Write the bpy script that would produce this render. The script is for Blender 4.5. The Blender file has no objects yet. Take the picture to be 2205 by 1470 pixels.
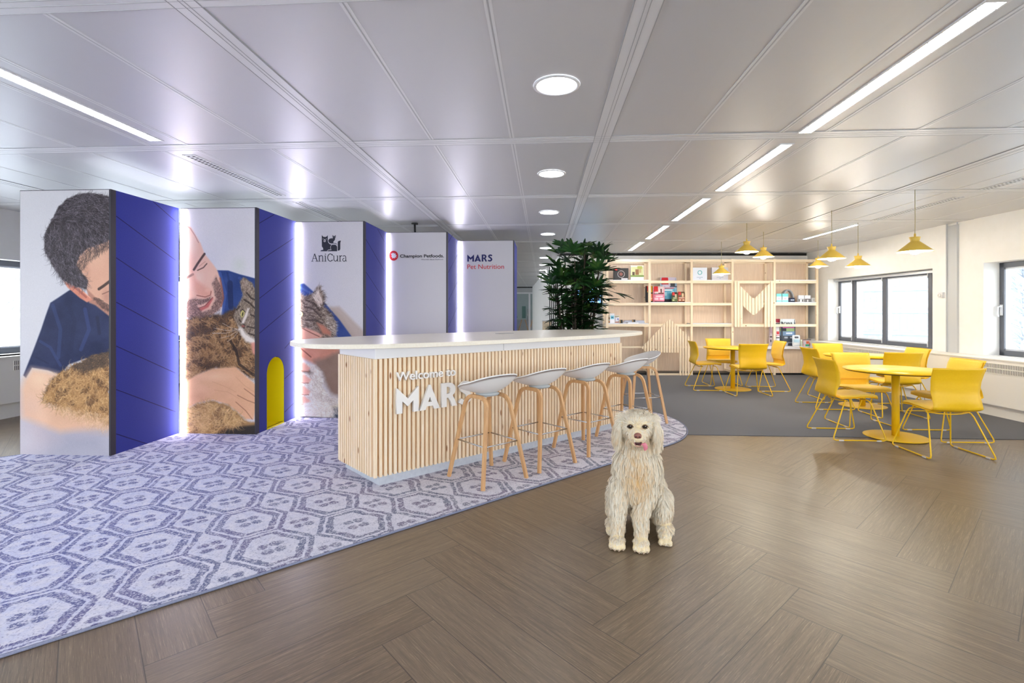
import bpy, bmesh, math, random
import numpy as np
from mathutils import Vector, Matrix, noise
random.seed(7); RNG = np.random.RandomState(7)
PI = math.pi
sc = bpy.context.scene
C = sc.collection
# ------------------------------------------------------------------ camera
F, CX, CY, EYE = 1100.0, 1102.5, 670.5, 1.38
TH = math.atan(67.5/1100)
cam = bpy.data.cameras.new('camera'); camo = bpy.data.objects.new('camera', cam); C.objects.link(camo)
cam.sensor_width = 36; cam.lens = F/2205*36; cam.shift_y = -(735-CY)/2205
cam.clip_start = .05; cam.clip_end = 300
camo.location = (0, 0, EYE); camo.rotation_euler = (PI/2, 0, TH)
sc.camera = camo
# ------------------------------------------------------------------ world, exposure
sc.view_settings.view_transform = 'Standard'; sc.view_settings.look = 'None'
sc.view_settings.gamma = 1; sc.view_settings.use_curve_mapping = False
sc.view_settings.exposure = 1.78
W = bpy.data.worlds.new('overcast_sky'); sc.world = W; W.use_nodes = True
bg = W.node_tree.nodes['Background']; bg.inputs[0].default_value = (.91, .955, 1, 1); bg.inputs[1].default_value = 2.6
sc.cycles.use_denoising = True
sc.cycles.max_bounces = 8; sc.cycles.diffuse_bounces = 4; sc.cycles.glossy_bounces = 4
sc.cycles.transmission_bounces = 6; sc.cycles.transparent_max_bounces = 8
sc.cycles.sample_clamp_indirect = 8
STRIP_E, DOWN_E, LED_E, PEND_E = 8.0, 8.0, 8.0, 12.0
CE = 2.713
# ------------------------------------------------------------------ projection helpers (pixel of the photograph -> place in the room)
def ray(px, py):
    u = (px-CX)/F; v = (py-CY)/F; c, s = math.cos(TH), math.sin(TH)
    return Vector((u*c-s, u*s+c, -v))
def at(px, py, z=None, X=None, Y=None, D=None):
    d = ray(px, py)
    if z is not None: t = (z-EYE)/d.z
    elif X is not None: t = X/d.x
    elif Y is not None: t = Y/d.y
    else: t = D
    return Vector((d.x*t, d.y*t, EYE+d.z*t))
def onplane(px, py, A, n):
    d = ray(px, py); E0 = Vector((0, 0, EYE)); n = Vector(n); A = Vector(A)
    return E0 + d*((A-E0).dot(n)/d.dot(n))
# ------------------------------------------------------------------ mesh helpers
class MB:
    def __init__(s): s.v = []; s.f = []; s.sm = []
    def add(s, vs, fs, smooth=False):
        o = len(s.v); s.v += [tuple(q) for q in vs]; s.f += [tuple(i+o for i in f) for f in fs]; s.sm += [smooth]*len(fs); return s
    def box(s, x0, x1, y0, y1, z0, z1, M=None):
        vs = [Vector(p) for p in ((x0,y0,z0),(x1,y0,z0),(x1,y1,z0),(x0,y1,z0),(x0,y0,z1),(x1,y0,z1),(x1,y1,z1),(x0,y1,z1))]
        if M is not None: vs = [M @ p for p in vs]
        return s.add(vs, [(0,3,2,1),(4,5,6,7),(0,1,5,4),(1,2,6,5),(2,3,7,6),(3,0,4,7)])
    def prism(s, poly, z0, z1, M=None, smooth=False):
        n = len(poly); vs = [Vector((p[0],p[1],z0)) for p in poly]+[Vector((p[0],p[1],z1)) for p in poly]
        if M is not None: vs = [M @ p for p in vs]
        s.add(vs, [tuple(range(n))[::-1], tuple(range(n, 2*n))])
        o = len(s.v)-2*n
        s.f += [(o+i, o+(i+1)%n, o+n+(i+1)%n, o+n+i) for i in range(n)]; s.sm += [smooth]*n
        return s
    def lathe(s, prof, seg=32, M=None, ax=None, smooth=True, caps=True):
        vs = []; fs = []; n = len(prof)
        for k in range(seg):
            a = 2*PI*k/seg
            for r, z in prof: vs.append(Vector((r*math.cos(a), r*math.sin(a), z)))
        for k in range(seg):
            k2 = (k+1)%seg
            for i in range(n-1): fs.append((k*n+i, k2*n+i, k2*n+i+1, k*n+i+1))
        if caps:
            if prof[0][0] > 1e-5: fs.append(tuple(k*n for k in range(seg))[::-1])
            if prof[-1][0] > 1e-5: fs.append(tuple(k*n+n-1 for k in range(seg)))
        if M is not None: vs = [M @ p for p in vs]
        return s.add(vs, fs, smooth)
    def tube(s, pts, r, seg=8, smooth=True, closed=False, flat=None):
        pts = [Vector(p) for p in pts]; n = len(pts); vs = []; fs = []
        R = r if hasattr(r, '__len__') else [r]*n
        ref = None
        for i, p in enumerate(pts):
            a = pts[i-1] if (i > 0 or closed) else p; b = pts[(i+1)%n] if (i < n-1 or closed) else p
            t = (b-a).normalized()
            if ref is None:
                ref = Vector((0,0,1)) if abs(t.z) < .9 else Vector((1,0,0))
                if flat is not None: ref = Vector(flat)
            u = (ref - t*ref.dot(t)).normalized(); w = t.cross(u); ref = u if flat is None else Vector(flat)
            for k in range(seg):
                q = 2*PI*(k+.5)/seg
                if flat is not None: vs.append(p + u*(R[i][0]*(1 if math.cos(q) > 0 else -1)) + w*(R[i][1]*(1 if math.sin(q) > 0 else -1)))
                else: vs.append(p + (u*math.cos(q)+w*math.sin(q))*R[i])
        m = n if closed else n-1
        for i in range(m):
            j = (i+1)%n
            for k in range(seg): fs.append((i*seg+k, i*seg+(k+1)%seg, j*seg+(k+1)%seg, j*seg+k))
        if not closed: fs += [tuple(range(seg))[::-1], tuple((n-1)*seg+k for k in range(seg))]
        return s.add(vs, fs, smooth)
    def ell(s, c, r, seg=16, rings=10, M=None):
        vs = []; fs = []
        for i in range(rings+1):
            p = PI*i/rings
            for k in range(seg):
                a = 2*PI*k/seg
                q = Vector((r[0]*math.sin(p)*math.cos(a), r[1]*math.sin(p)*math.sin(a), r[2]*math.cos(p)))
                if M is not None: q = M @ q
                vs.append(Vector(c)+q)
        for i in range(rings):
            for k in range(seg): fs.append((i*seg+k, (i+1)*seg+k, (i+1)*seg+(k+1)%seg, i*seg+(k+1)%seg))
        return s.add(vs, fs, True)
    def grid(s, fn, nu, nv, smooth=True):
        vs = [fn(i/nu, j/nv) for j in range(nv+1) for i in range(nu+1)]
        fs = [(j*(nu+1)+i, j*(nu+1)+i+1, (j+1)*(nu+1)+i+1, (j+1)*(nu+1)+i) for j in range(nv) for i in range(nu)]
        return s.add(vs, fs, smooth)
    def build(s, name, mat, parent=None, off=True, bevel=0, local=False):
        """verts are world coordinates unless local; a child gets them relative to its (unrotated or rotated) parent chain"""
        me = bpy.data.meshes.new(name)
        if parent is not None and not local:
            Mi = chain(parent).inverted(); vs = [tuple(Mi @ Vector(p)) for p in s.v]
        else: vs = s.v
        me.from_pydata(vs, [], s.f); me.polygons.foreach_set('use_smooth', s.sm); me.update()
        for m in (mat if isinstance(mat, (list, tuple)) else [mat]): me.materials.append(m)
        o = bpy.data.objects.new(name, me); C.objects.link(o)
        if parent is not None: o.parent = parent
        if bevel:
            b = o.modifiers.new('bevel', 'BEVEL'); b.width = bevel; b.segments = 2; b.limit_method = 'ANGLE'; b.angle_limit = .7
        return o
def chain(o):
    M = Matrix.Identity(4)
    while o is not None:
        M = (Matrix.Translation(o.location) @ o.rotation_euler.to_matrix().to_4x4() @ Matrix.Diagonal((*o.scale, 1))) @ M; o = o.parent
    return M
def thing(name, label, cat, loc=(0,0,0), rz=0, group=None):
    o = bpy.data.objects.new(name, None); C.objects.link(o); o.location = loc; o.rotation_euler = (0,0,rz); o.empty_display_size = .1
    o['label'] = label; o['category'] = cat
    if group: o['group'] = group
    return o
def tag(o, label, cat, group=None, kind=None):
    o['label'] = label; o['category'] = cat
    if group: o['group'] = group
    if kind: o['kind'] = kind
    return o
def struct(o): o['kind'] = 'structure'; return o
def dup(root, loc, rz=0, label=None, group=None):
    r = root.copy(); C.objects.link(r); r.location = loc; r.rotation_euler = (0,0,rz)
    if label: r['label'] = label
    if group: r['group'] = group
    for ch in list(root.children):
        c = ch.copy(); C.objects.link(c); c.parent = r
        for g in ch.children:
            d = g.copy(); C.objects.link(d); d.parent = c
    return r
def recentre(o):
    """put a single-mesh object's origin at the middle of its underside"""
    me = o.data; n = len(me.vertices); co = np.empty(n*3); me.vertices.foreach_get('co', co); co = co.reshape(-1,3)
    c = (co.min(0)+co.max(0))/2; c[2] = co[:,2].min(); me.vertices.foreach_set('co', (co-c).ravel()); me.update(); o.location = tuple(c); return o
# ------------------------------------------------------------------ materials
def L(*c):
    return tuple(((q/255)/12.92 if q/255 <= .04045 else ((q/255+.055)/1.055)**2.4) for q in c)
def mat(name, col=(128,128,128), rough=.5, metal=0, emit=None, es=0, alpha=1, trans=0, coat=0, sheen=0, spec=.5):
    m = bpy.data.materials.new(name); m.use_nodes = True; b = m.node_tree.nodes['Principled BSDF']
    b.inputs['Base Color'].default_value = (*L(*col), 1); b.inputs['Roughness'].default_value = rough; b.inputs['Metallic'].default_value = metal
    b.inputs['Specular IOR Level'].default_value = spec
    if emit: b.inputs['Emission Color'].default_value = (*L(*emit), 1); b.inputs['Emission Strength'].default_value = es
    if trans: b.inputs['Transmission Weight'].default_value = trans
    if coat: b.inputs['Coat Weight'].default_value = coat
    if sheen: b.inputs['Sheen Weight'].default_value = sheen
    if alpha < 1: b.inputs['Alpha'].default_value = alpha
    return m
class NT:
    """small node-tree helper"""
    def __init__(s, m): s.t = m.node_tree; s.b = s.t.nodes.get('Principled BSDF')
    def n(s, typ, **kw):
        o = s.t.nodes.new(typ)
        for k, v in kw.items(): setattr(o, k, v)
        return o
    def l(s, a, b): s.t.links.new(a, b)
    def val(s, x, sock):
        if hasattr(x, 'node'): s.l(x, sock)
        else: sock.default_value = x
    def m(s, op, a, b=0, c=0, clamp=False):
        o = s.n('ShaderNodeMath', operation=op, use_clamp=clamp)
        s.val(a, o.inputs[0]); s.val(b, o.inputs[1])
        if op in ('MULTIPLY_ADD', 'COMPARE', 'WRAP', 'SMOOTH_MIN', 'SMOOTH_MAX'): s.val(c, o.inputs[2])
        return o.outputs[0]
    def co(s, kind='Object'):
        return s.n('ShaderNodeTexCoord').outputs[kind]
    def pos(s): return s.n('ShaderNodeNewGeometry').outputs['Position']
    def xyz(s, v):
        o = s.n('ShaderNodeSeparateXYZ'); s.l(v, o.inputs[0]); return o.outputs
    def comb(s, x, y, z=0):
        o = s.n('ShaderNodeCombineXYZ'); s.val(x, o.inputs[0]); s.val(y, o.inputs[1]); s.val(z, o.inputs[2]); return o.outputs[0]
    def mapping(s, v, scale=(1,1,1), rot=(0,0,0), loc=(0,0,0)):
        o = s.n('ShaderNodeMapping'); s.l(v, o.inputs[0]); o.inputs['Scale'].default_value = scale; o.inputs['Rotation'].default_value = rot; o.inputs['Location'].default_value = loc; return o.outputs[0]
    def noise(s, v, scale=5, detail=2, rough=.5, dist=0):
        o = s.n('ShaderNodeTexNoise'); s.l(v, o.inputs['Vector']); o.inputs['Scale'].default_value = scale; o.inputs['Detail'].default_value = detail
        o.inputs['Roughness'].default_value = rough; o.inputs['Distortion'].default_value = dist; return o.outputs[0]
    def white(s, v):
        o = s.n('ShaderNodeTexWhiteNoise', noise_dimensions='3D'); s.l(v, o.inputs[0]); return o.outputs[0]
    def ramp(s, f, stops):
        o = s.n('ShaderNodeValToRGB'); s.l(f, o.inputs[0]); e = o.color_ramp.elements
        while len(e) < len(stops): e.new(.5)
        for i, (p, c) in enumerate(stops): e[i].position = p; e[i].color = (*L(*c), 1)
        return o.outputs[0]
    def mix(s, f, a, b, mode='MIX'):
        o = s.n('ShaderNodeMix', data_type='RGBA', blend_type=mode)
        s.val(f, o.inputs[0]); s.val(a if hasattr(a, 'node') else (*L(*a), 1), o.inputs[6]); s.val(b if hasattr(b, 'node') else (*L(*b), 1), o.inputs[7]); return o.outputs[2]
    def sstep(s, x, a, b):
        o = s.n('ShaderNodeMapRange', interpolation_type='SMOOTHSTEP'); s.val(x, o.inputs[0]); o.inputs[1].default_value = a; o.inputs[2].default_value = b; return o.outputs[0]
    def bump(s, h, strength=.2, dist=.01):
        o = s.n('ShaderNodeBump'); s.l(h, o.inputs['Height']); o.inputs['Strength'].default_value = strength; o.inputs['Distance'].default_value = dist
        s.l(o.outputs[0], s.b.inputs['Normal'])
    def base(s, c): s.l(c, s.b.inputs['Base Color'])
def noisy(name, c1, c2, rough=.6, scale=40, bump=0, metal=0, stretch=(1,1,1), detail=3, sheen=0, spec=.5):
    m = mat(name, c1, rough, metal, sheen=sheen, spec=spec); t = NT(m); v = t.mapping(t.co(), stretch); f = t.noise(v, scale, detail)
    t.base(t.ramp(f, [(.3, c1), (.7, c2)]))
    if bump: t.bump(f, bump, .004)
    return m
def pine(name, c1, c2, ax='Z', rough=.55, slat=0, knots=True):
    """pale softwood, grain along ax, with small knots"""
    m = mat(name, c1, rough); t = NT(m); co = t.co(); x, y, z = t.xyz(co)[:3]
    st = {'X': (.06,1,1), 'Y': (1,.06,1), 'Z': (1,1,.06)}[ax]
    g = t.noise(t.mapping(co, st), 55, 4, .6, .4)
    col = t.ramp(g, [(.3, c1), (.55, c2), (.75, tuple(int(q*.93) for q in c1))])
    if slat:
        idx = t.comb(t.m('FLOOR', t.m('DIVIDE', x, slat)), t.m('FLOOR', t.m('DIVIDE', y, slat)), 0)
        r = t.white(idx)
        col = t.mix(t.m('MULTIPLY', r, .35), col, (238,200,146))
    if knots:
        vo = t.n('ShaderNodeTexVoronoi'); t.l(t.mapping(co, (7,7,7) if not slat else (15,15,4.5)), vo.inputs['Vector']); vo.inputs['Scale'].default_value = 1
        k = t.sstep(vo.outputs['Distance'], .17 if slat else .12, .07 if slat else .05)
        k2 = t.m('MULTIPLY', k, t.m('GREATER_THAN', t.white(vo.outputs['Position']), .55))
        col = t.mix(k2, col, (150,92,44))
    t.base(col); t.bump(g, .08, .002)
    return m
M_white = mat('white_satin', (236,235,238), .45)
M_wall = noisy('painted_wall', (240,238,234), (243,241,238), .8, 8)
M_black = mat('black_plastic', (22,22,24), .4)
M_dark = mat('dark_frame', (98,102,112), .45)
M_chrome = mat('brushed_steel', (200,202,206), .25, 1)
M_yel = mat('yellow_powder_coat', (246,196,20), .42)
M_yshell = noisy('yellow_shell', (245,192,14), (247,197,22), .45, 60)
M_yfab = noisy('yellow_fabric', (243,196,52), (249,208,76), .9, 220, .25, sheen=.2)
M_pine = pine('pine_lumber', (252,236,212), (246,222,188))
M_pineX = pine('pine_rail', (252,238,214), (246,224,192), 'X')
M_ply = pine('birch_plywood', (238,216,194), (229,203,178), 'Z', .6, knots=False)
M_slat = pine('bar_slat_pine', (253,238,216), (248,225,192), 'Z', .5, slat=.042)
M_backing = pine('bar_backing_shaded_pine', (206,146,72), (186,126,56), 'Z', .6, knots=False)  # shade in the slat gaps is put into this darker orange
M_oak = noisy('oak_veneer', (218,172,122), (200,150,102), .45, 30, .03, stretch=(1,1,.1))
M_seat = mat('white_seat_shell', (236,233,231), .5)
def glassmat():
    m = bpy.data.materials.new('clear_glass'); m.use_nodes = True; t = m.node_tree; t.nodes.clear()
    o = t.nodes.new('ShaderNodeOutputMaterial'); g = t.nodes.new('ShaderNodeBsdfGlossy'); g.inputs[1].default_value = .02
    tr = t.nodes.new('ShaderNodeBsdfTransparent'); tr.inputs[0].default_value = (.96,.98,.98,1); mx = t.nodes.new('ShaderNodeMixShader'); mx.inputs[0].default_value = .06
    t.links.new(tr.outputs[0], mx.inputs[1]); t.links.new(g.outputs[0], mx.inputs[2]); t.links.new(mx.outputs[0], o.inputs[0]); return m
M_glass = glassmat()
# ================================================================== ROOM SHELL
def floormat():
    m = mat('herringbone_planks', (132,108,88), .4, spec=.6); t = NT(m); P = t.xyz(t.pos()); x = t.m('SUBTRACT', P[0], .216); y = t.m('DIVIDE', t.m('SUBTRACT', P[1], 2.264), 1.0455)
    k = 1/(.25*math.sqrt(2)); A = t.m('MULTIPLY', t.m('ADD', x, y), k); B = t.m('MULTIPLY', t.m('SUBTRACT', x, y), k)
    i = t.m('FLOOR', A); j = t.m('FLOOR', B); s = t.m('ADD', i, j)
    tt = t.m('SUBTRACT', s, t.m('MULTIPLY', t.m('FLOOR', t.m('DIVIDE', s, 10)), 10))   # 0..9
    isa = t.m('LESS_THAN', tt, 4.5)
    fa = t.m('SUBTRACT', A, i); fb = t.m('SUBTRACT', B, j)
    def mixv(a, b): return t.m('ADD', t.m('MULTIPLY', isa, a), t.m('MULTIPLY', t.m('SUBTRACT', 1, isa), b))
    t5 = t.m('SUBTRACT', tt, 5)
    along = mixv(t.m('ADD', tt, fa), t.m('ADD', t5, fb)); across = mixv(fb, fa)
    ida = mixv(t.m('SUBTRACT', i, tt), i); idb = mixv(j, t.m('SUBTRACT', j, t5))
    r = t.white(t.comb(ida, idb, isa)); r2 = t.white(t.comb(idb, ida, 3.0))
    e1 = t.m('MINIMUM', across, t.m('SUBTRACT', 1, across)); e2 = t.m('MINIMUM', along, t.m('SUBTRACT', 5, along))
    seam = t.sstep(t.m('MINIMUM', e1, e2), .012, .004)
    gv = t.comb(t.m('ADD', t.m('MULTIPLY', along, .25), t.m('MULTIPLY', r, 30)), t.m('ADD', t.m('MULTIPLY', across, .25), t.m('MULTIPLY', r2, 30)), r)
    g = t.noise(t.mapping(gv, (2.2, 60, 1)), 1, 6, .72, .35); g2 = t.noise(t.mapping(gv, (9, 240, 1)), 1, 5, .75, .2); g3 = t.noise(t.mapping(gv, (1.2, 14, 1)), 1, 3, .5)
    c = t.ramp(g, [(.25, (84,69,53)), (.5, (116,97,76)), (.8, (150,128,102))])
    c = t.mix(t.m('MULTIPLY', t.sstep(g2, .54, .70), .65), c, (190,166,136))
    c = t.mix(t.m('MULTIPLY', t.sstep(g2, .47, .32), .7), c, (66,52,40))
    c = t.mix(t.m('MULTIPLY', t.m('SUBTRACT', r, .0), .22), c, (142,126,106))
    c = t.mix(t.m('MULTIPLY', g3, .2), c, (104,88,74))
    c = t.mix(t.m('MULTIPLY', seam, .75), c, (58,46,40))
    t.base(c); rr = t.m('ADD', t.m('MULTIPLY', g2, .20), .24); t.l(rr, t.b.inputs['Roughness'])
    t.bump(t.m('SUBTRACT', t.m('MULTIPLY', g2, .5), seam), .22, .002); return m
M_floor = floormat()
BW_A = at(700, 544.5, z=CE); BW_B = at(1900, 544.5, z=CE)          # back wall line (parallel to the picture)
BD = (BW_B-BW_A); BD.z = 0; BD.normalize(); BN = Vector((-BD.y, BD.x, 0))
RA, RB = Vector((6.225,7.023,0)), Vector((6.101,9.895,0)); RD = (RB-RA).normalized(); RN = Vector((RD.y, -RD.x, 0))   # right wall line, outward normal
MR = Matrix(((RD.x, RN.x, 0, RA.x), (RD.y, RN.y, 0, RA.y), (0,0,1,0), (0,0,0,1)))          # local s, outward, z
o = MB().box(-7.6, 9, -4.5, 30, -.1, 0).build('floor', M_floor); struct(o)
M_carp = noisy('grey_carpet', (76,76,81), (104,103,107), .95, 330, .5, detail=5, sheen=.1)
o = MB().box(-1.0, 7.0, 5.82, 12.2, 0, .006).build('floor_carpet', M_carp); struct(o)
# ceiling: metal plank tiles
def ceilmat():
    m = mat('satin_metal_tile', (206,206,209), .42, .25); t = NT(m); P = t.pos()
    x = t.xyz(P); r = t.white(t.comb(t.m('FLOOR', t.m('MULTIPLY', t.m('ADD', x[0], 1.55), 1.59)), t.m('FLOOR', t.m('DIVIDE', t.m('SUBTRACT', x[1], 2.1), 1.9)), 0))
    c = t.mix(t.m('MULTIPLY', r, .25), (214,214,217), (204,204,207)); t.base(c)
    g = t.noise(t.mapping(P, (60, 400, 1)), 1, 3); t.bump(g, .03, .001); return m
M_ceil = ceilmat(); M_rail = mat('ceiling_rail_white', (232,232,234), .4, .1)
o = MB().box(-7.6, 9, -4.5, 30, CE, CE+.12).build('ceiling', M_ceil); struct(o); ceil_o = o
mb = MB()
for xb in (-5.53, -1.55, .453, 3.9+.0, 6.9): mb.box(xb-.06, xb+.06, -4.5, 28, CE-.004, CE+.001)
o1 = mb.build('ceiling_rail', M_rail, ceil_o)
mb = MB()
for xb in (-5.53, -1.55, .453, 3.9): mb.box(xb-.012, xb-.009, -4.5, 28, CE-.0052, CE-.003); mb.box(xb+.009, xb+.012, -4.5, 28, CE-.0052, CE-.003)
for xb in (-5.53, -1.55, .453, 3.9): mb.box(xb-.064, xb-.060, -4.5, 28, CE-.0052, CE+.001); mb.box(xb+.060, xb+.064, -4.5, 28, CE-.0052, CE+.001)
mb.build('rail_groove', mat('rail_shadow_gap', (172,172,175), .6), ceil_o)
YB = [3.98+1.9*k for k in range(-4, 13)]; YB = [2.08-1.9, 2.08, 3.98, 5.93, 7.83, 9.74, 11.64, 13.5, 15.4, 17.3, 19.2, 21.1, 23, 25, 27, -1.7, -3.6]
mb = MB()
for yb in YB: mb.box(-7.6, 9, yb-.065, yb+.065, CE-.003, CE+.001)
mb.build('cross_rail', M_rail, ceil_o)
mb = MB(); TX = [-6.3, -5.0, -4.42, -3.79, -3.157, -2.85, -2.22, -.863, -.24, 1.136, 1.767, 2.097, 2.746, 3.365, 4.5, 5.0, 5.6]
for xt in TX:
    for d in (-.011, .011): mb.box(xt+d-.007, xt+d+.007, -4.5, 28, CE-.0025, CE+.001)
mb.build('tile_edge', M_rail, ceil_o)
mb = MB()
for xt in TX: mb.box(xt-.003, xt+.003, -4.5, 28, CE-.0021, CE+.001)
for yb in YB:
    for d in (-.067, -.02, .02, .067): mb.box(-7.6, 9, yb+d-.002, yb+d+.002, CE-.0042, CE-.001)
mb.build('tile_gap', mat('tile_shadow_gap', (196,196,199), .6), ceil_o)
# right wall with window openings (s along the wall, out = outward)
OPEN = [(1.475, 4.238), (-2.25, .58), (-5.9, -3.0), (-9.6, -6.7)]
mb = MB(); cuts = sorted(OPEN); T = .38; zs0, zs1 = .765, 2.066
edges = [-12.5]+[q for ab in cuts for q in ab]+[5.6]
for k in range(0, len(edges), 2): mb.box(edges[k], edges[k+1], 0, T, 0, CE, MR)
for a, b in cuts: mb.box(a, b, 0, T, 0, zs0, MR); mb.box(a, b, 0, T, zs1, CE, MR)
o = mb.build('wall_right', M_wall); struct(o)
# left wall
ML = Matrix(((0,-1,0,-7.0),(1,0,0,0),(0,0,1,0),(0,0,0,1)))      # s = world Y, outward = -X
mb = MB(); cutsL = [(-3.6,-.9), (.1, 2.8), (3.75, 6.75), (7.6, 10.3), (11.2, 13.9), (15,18), (18.6,21.4), (22,24.6), (25.2,27.5)]  # last three openings are unseen, added to light the dark corridor
edges = [-4.5]+[q for ab in cutsL for q in ab]+[30]
for k in range(0, len(edges), 2): mb.box(edges[k], edges[k+1], 0, T, 0, CE, ML)
for a, b in cutsL: mb.box(a, b, 0, T, 0, .82, ML); mb.box(a, b, 0, T, 2.06, CE, ML)
o = mb.build('wall_left', M_wall); struct(o)
MF = Matrix(((-1,0,0,0),(0,-1,0,-4.5),(0,0,1,0),(0,0,0,1)))     # wall behind the camera, windows added for front light; s = -world X
cutsF = [(-6.6,-3.6), (-3.2,-.2), (.2,3.2), (3.6,6.6)]
mb = MB(); edges = [-9]+[q for ab in cutsF for q in ab]+[7.6]
for k in range(0, len(edges), 2): mb.box(edges[k], edges[k+1], 0, .2, 0, CE, MF)
for a, b in cutsF: mb.box(a, b, 0, .2, 0, .5, MF); mb.box(a, b, 0, .2, 2.5, CE, MF)
o = mb.build('wall_front', M_wall); struct(o)
# back wall behind the shelving, its left end wraps into the corridor
p0 = at(1207, 600, D=11.65); p1 = at(1820, 600, D=11.65)
a0 = Vector((p0.x, p0.y, 0)); a1 = Vector((p1.x+.4, p1.y+.024, 0))
MBk = Matrix(((BD.x, BN.x, 0, a0.x), (BD.y, BN.y, 0, a0.y), (0,0,1,0), (0,0,0,1)))
Lb = (a1-a0).length
o = MB().box(0, Lb, 0, .2, 0, CE-.06, MBk).box(0, .2, .2, 16.2, 0, CE, MBk).build('wall_back', M_wall); struct(o)
xs = (at(1755, 544, D=11.65)-a0).length
o = MB().box(0, xs, .03, .19, CE-.06, CE-.0, MBk).build('trim_1', mat('black_shadow_gap', (14,14,16), .6)); struct(o)
o = MB().box(xs, Lb, 0, .2, CE-.06, CE, MBk).build('trim_2', M_wall); struct(o)
# far end of the corridor
o = MB().box(-7.6, 1.0, 28.3, 28.5, 0, CE).build('wall_far', mat('far_wall_grey', (170,172,176), .7)); struct(o)
o = MB().box(-7.2, 1.0, 27.7, 27.78, 2.42, CE-.05).build('wall_bulkhead', mat('bulkhead_grey', (196,196,198), .7)); struct(o)
o = MB().box(-7.2, 1.0, 27.68, 27.78, CE-.05, CE).build('trim_3', M_black); struct(o)
M_frost = mat('frosted_glass', (176,190,192), .6, alpha=.8)
for n_, (xa, xb) in enumerate([(-1.58,-.77), (-.73,.08), (-2.4,-1.62), (-3.25,-2.45)]):
    w_ = MB()
    for bxx in ((xa-.02, xa+.03), (xb-.03, xb+.02)): w_.box(bxx[0], bxx[1], 27.7, 27.76, 0, 2.42)
    w_.box(xa, xb, 27.7, 27.76, 2.34, 2.42).box(xa, xb, 27.7, 27.76, 0, .08)
    d_ = w_.build('door_%d' % (n_+1), M_white); struct(d_)
    MB().box(xa+.03, xb-.03, 27.72, 27.73, .95, 2.34).build('frosted_pane', M_frost, d_)
    MB().box(xa+.03, xb-.03, 27.72, 27.73, .08, .95).build('clear_pane', M_glass, d_)
    MB().tube([(xb-.08, 27.66, .9), (xb-.08, 27.66, 1.5)], .02).build('door_handle', M_chrome, d_)
# baseboards
o = MB().box(-7.0, -6.985, -4.5, 28, 0, .07).build('baseboard_left', M_wall); struct(o)
o = MB().box(.0, 1.6, -.012, 0, 0, .07, MBk).build('baseboard_back', M_wall); struct(o)
# vertical duct between the right-hand windows
mb = MB(); mb.box(.985, 1.183, -.012, .0, .76, CE-.03, MR).box(.985, .992, -.03, -.012, .76, CE, MR).box(1.175, 1.186, -.03, -.012, .76, CE, MR)
o = mb.build('trim_4', mat('grey_duct_panel', (196,198,200), .4)); struct(o)
mb = MB().box(1.186, 1.36, -.02, 0, .76, CE, MR); o = mb.build('trim_5', M_wall); struct(o)

# windows -----------------------------------------------------------
def window(name, M, a, b, z0, z1, mull, depth=.22, handles=(), blind=False):
    fr = MB(); d0, d1 = depth, depth+.07; w = .07
    fr.box(a, b, d0, d1, z0, z0+w, M).box(a, b, d0, d1, z1-w, z1, M).box(a, a+w, d0, d1, z0, z1, M).box(b-w, b, d0, d1, z0, z1, M)
    for q, ww in mull: fr.box(q-ww/2, q+ww/2, d0-.004, d1, z0, z1, M)
    root = struct(fr.build(name, M_dark))
    xs = [a]+[q for q, _ in sorted(mull)]+[b]
    for k in range(len(xs)-1):
        xa, xb = xs[k]+.05, xs[k+1]-.05
        s_ = MB(); e = .022
        s_.box(xa, xb, d0+.02, d1+.01, z0+w, z0+w+e, M).box(xa, xb, d0+.02, d1+.01, z1-w-e, z1-w, M).box(xa, xa+e, d0+.02, d1+.01, z0+w, z1-w, M).box(xb-e, xb, d0+.02, d1+.01, z0+w, z1-w, M)
        sash = s_.build('sash_bead', mat('white_bead', (214,218,226), .4) if k == 0 else bpy.data.materials['white_bead'], root)
        MB().box(xa+e, xb-e, d0+.04, d0+.045, z0+w+e, z1-w-e, M).build('glass_pane', M_glass, sash)
    for s0, zz in handles:
        MB().box(s0-.018, s0+.018, d0-.012, d0, zz-.075, zz+.075, M).tube([M @ Vector(q) for q in ((s0, d0-.01, zz+.05), (s0, d0-.055, zz+.045), (s0, d0-.06, zz-.06), (s0, d0-.045, zz-.09))], .012).build('window_handle', mat('white_handle', (238,240,244), .35), root)
    for q, ww in mull:
        MB().tube([M @ Vector((q+ww/2, d0-.012, z0+.02)), M @ Vector((q+ww/2, d0-.012, z0+.12))], .009).tube([M @ Vector((q+ww/2, d0-.012, z1-.12)), M @ Vector((q+ww/2, d0-.012, z1-.02))], .009).build('hinge', mat('hinge_white', (226,228,232), .35), root)
    sill = MB().box(a-.0, b+.0, -.0, d0, z0-.03, z0-.004, M).build('window_sill', M_white, root)
    if blind:
        MB().box(a+.03, b-.03, .10, .15, z1-.055, z1-.018, M).build('blind_rail', mat('blind_rail_grey', (190,192,198), .4, .3), root)
        MB().tube([M @ Vector((b-.04, .12, z1-.05)), M @ Vector((b-.02, .05, 1.3)), M @ Vector((b+.15, -.10, z0+.04))], .0022, 5).build('blind_cord', M_white, root)
    return root
window('window_1', MR, 1.475, 4.238, .768, 2.062, [(1.80,.075), (2.86,.10), (3.74,.09)], handles=[(4.19, 1.42)], blind=True)
window('window_2', MR, -2.25, .58, .768, 2.062, [(-.35,.09), (-1.3,.09)], handles=[(.545, 1.40)])
window('window_3', MR, -5.9, -3.0, .768, 2.062, [(-4.2,.09), (-5.0,.09)])
for k, (a, b) in enumerate(cutsL): window('window_%d' % (k+4), ML, a, b, .822, 2.058, [((a+b)/2, .09)], depth=.16)
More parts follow.
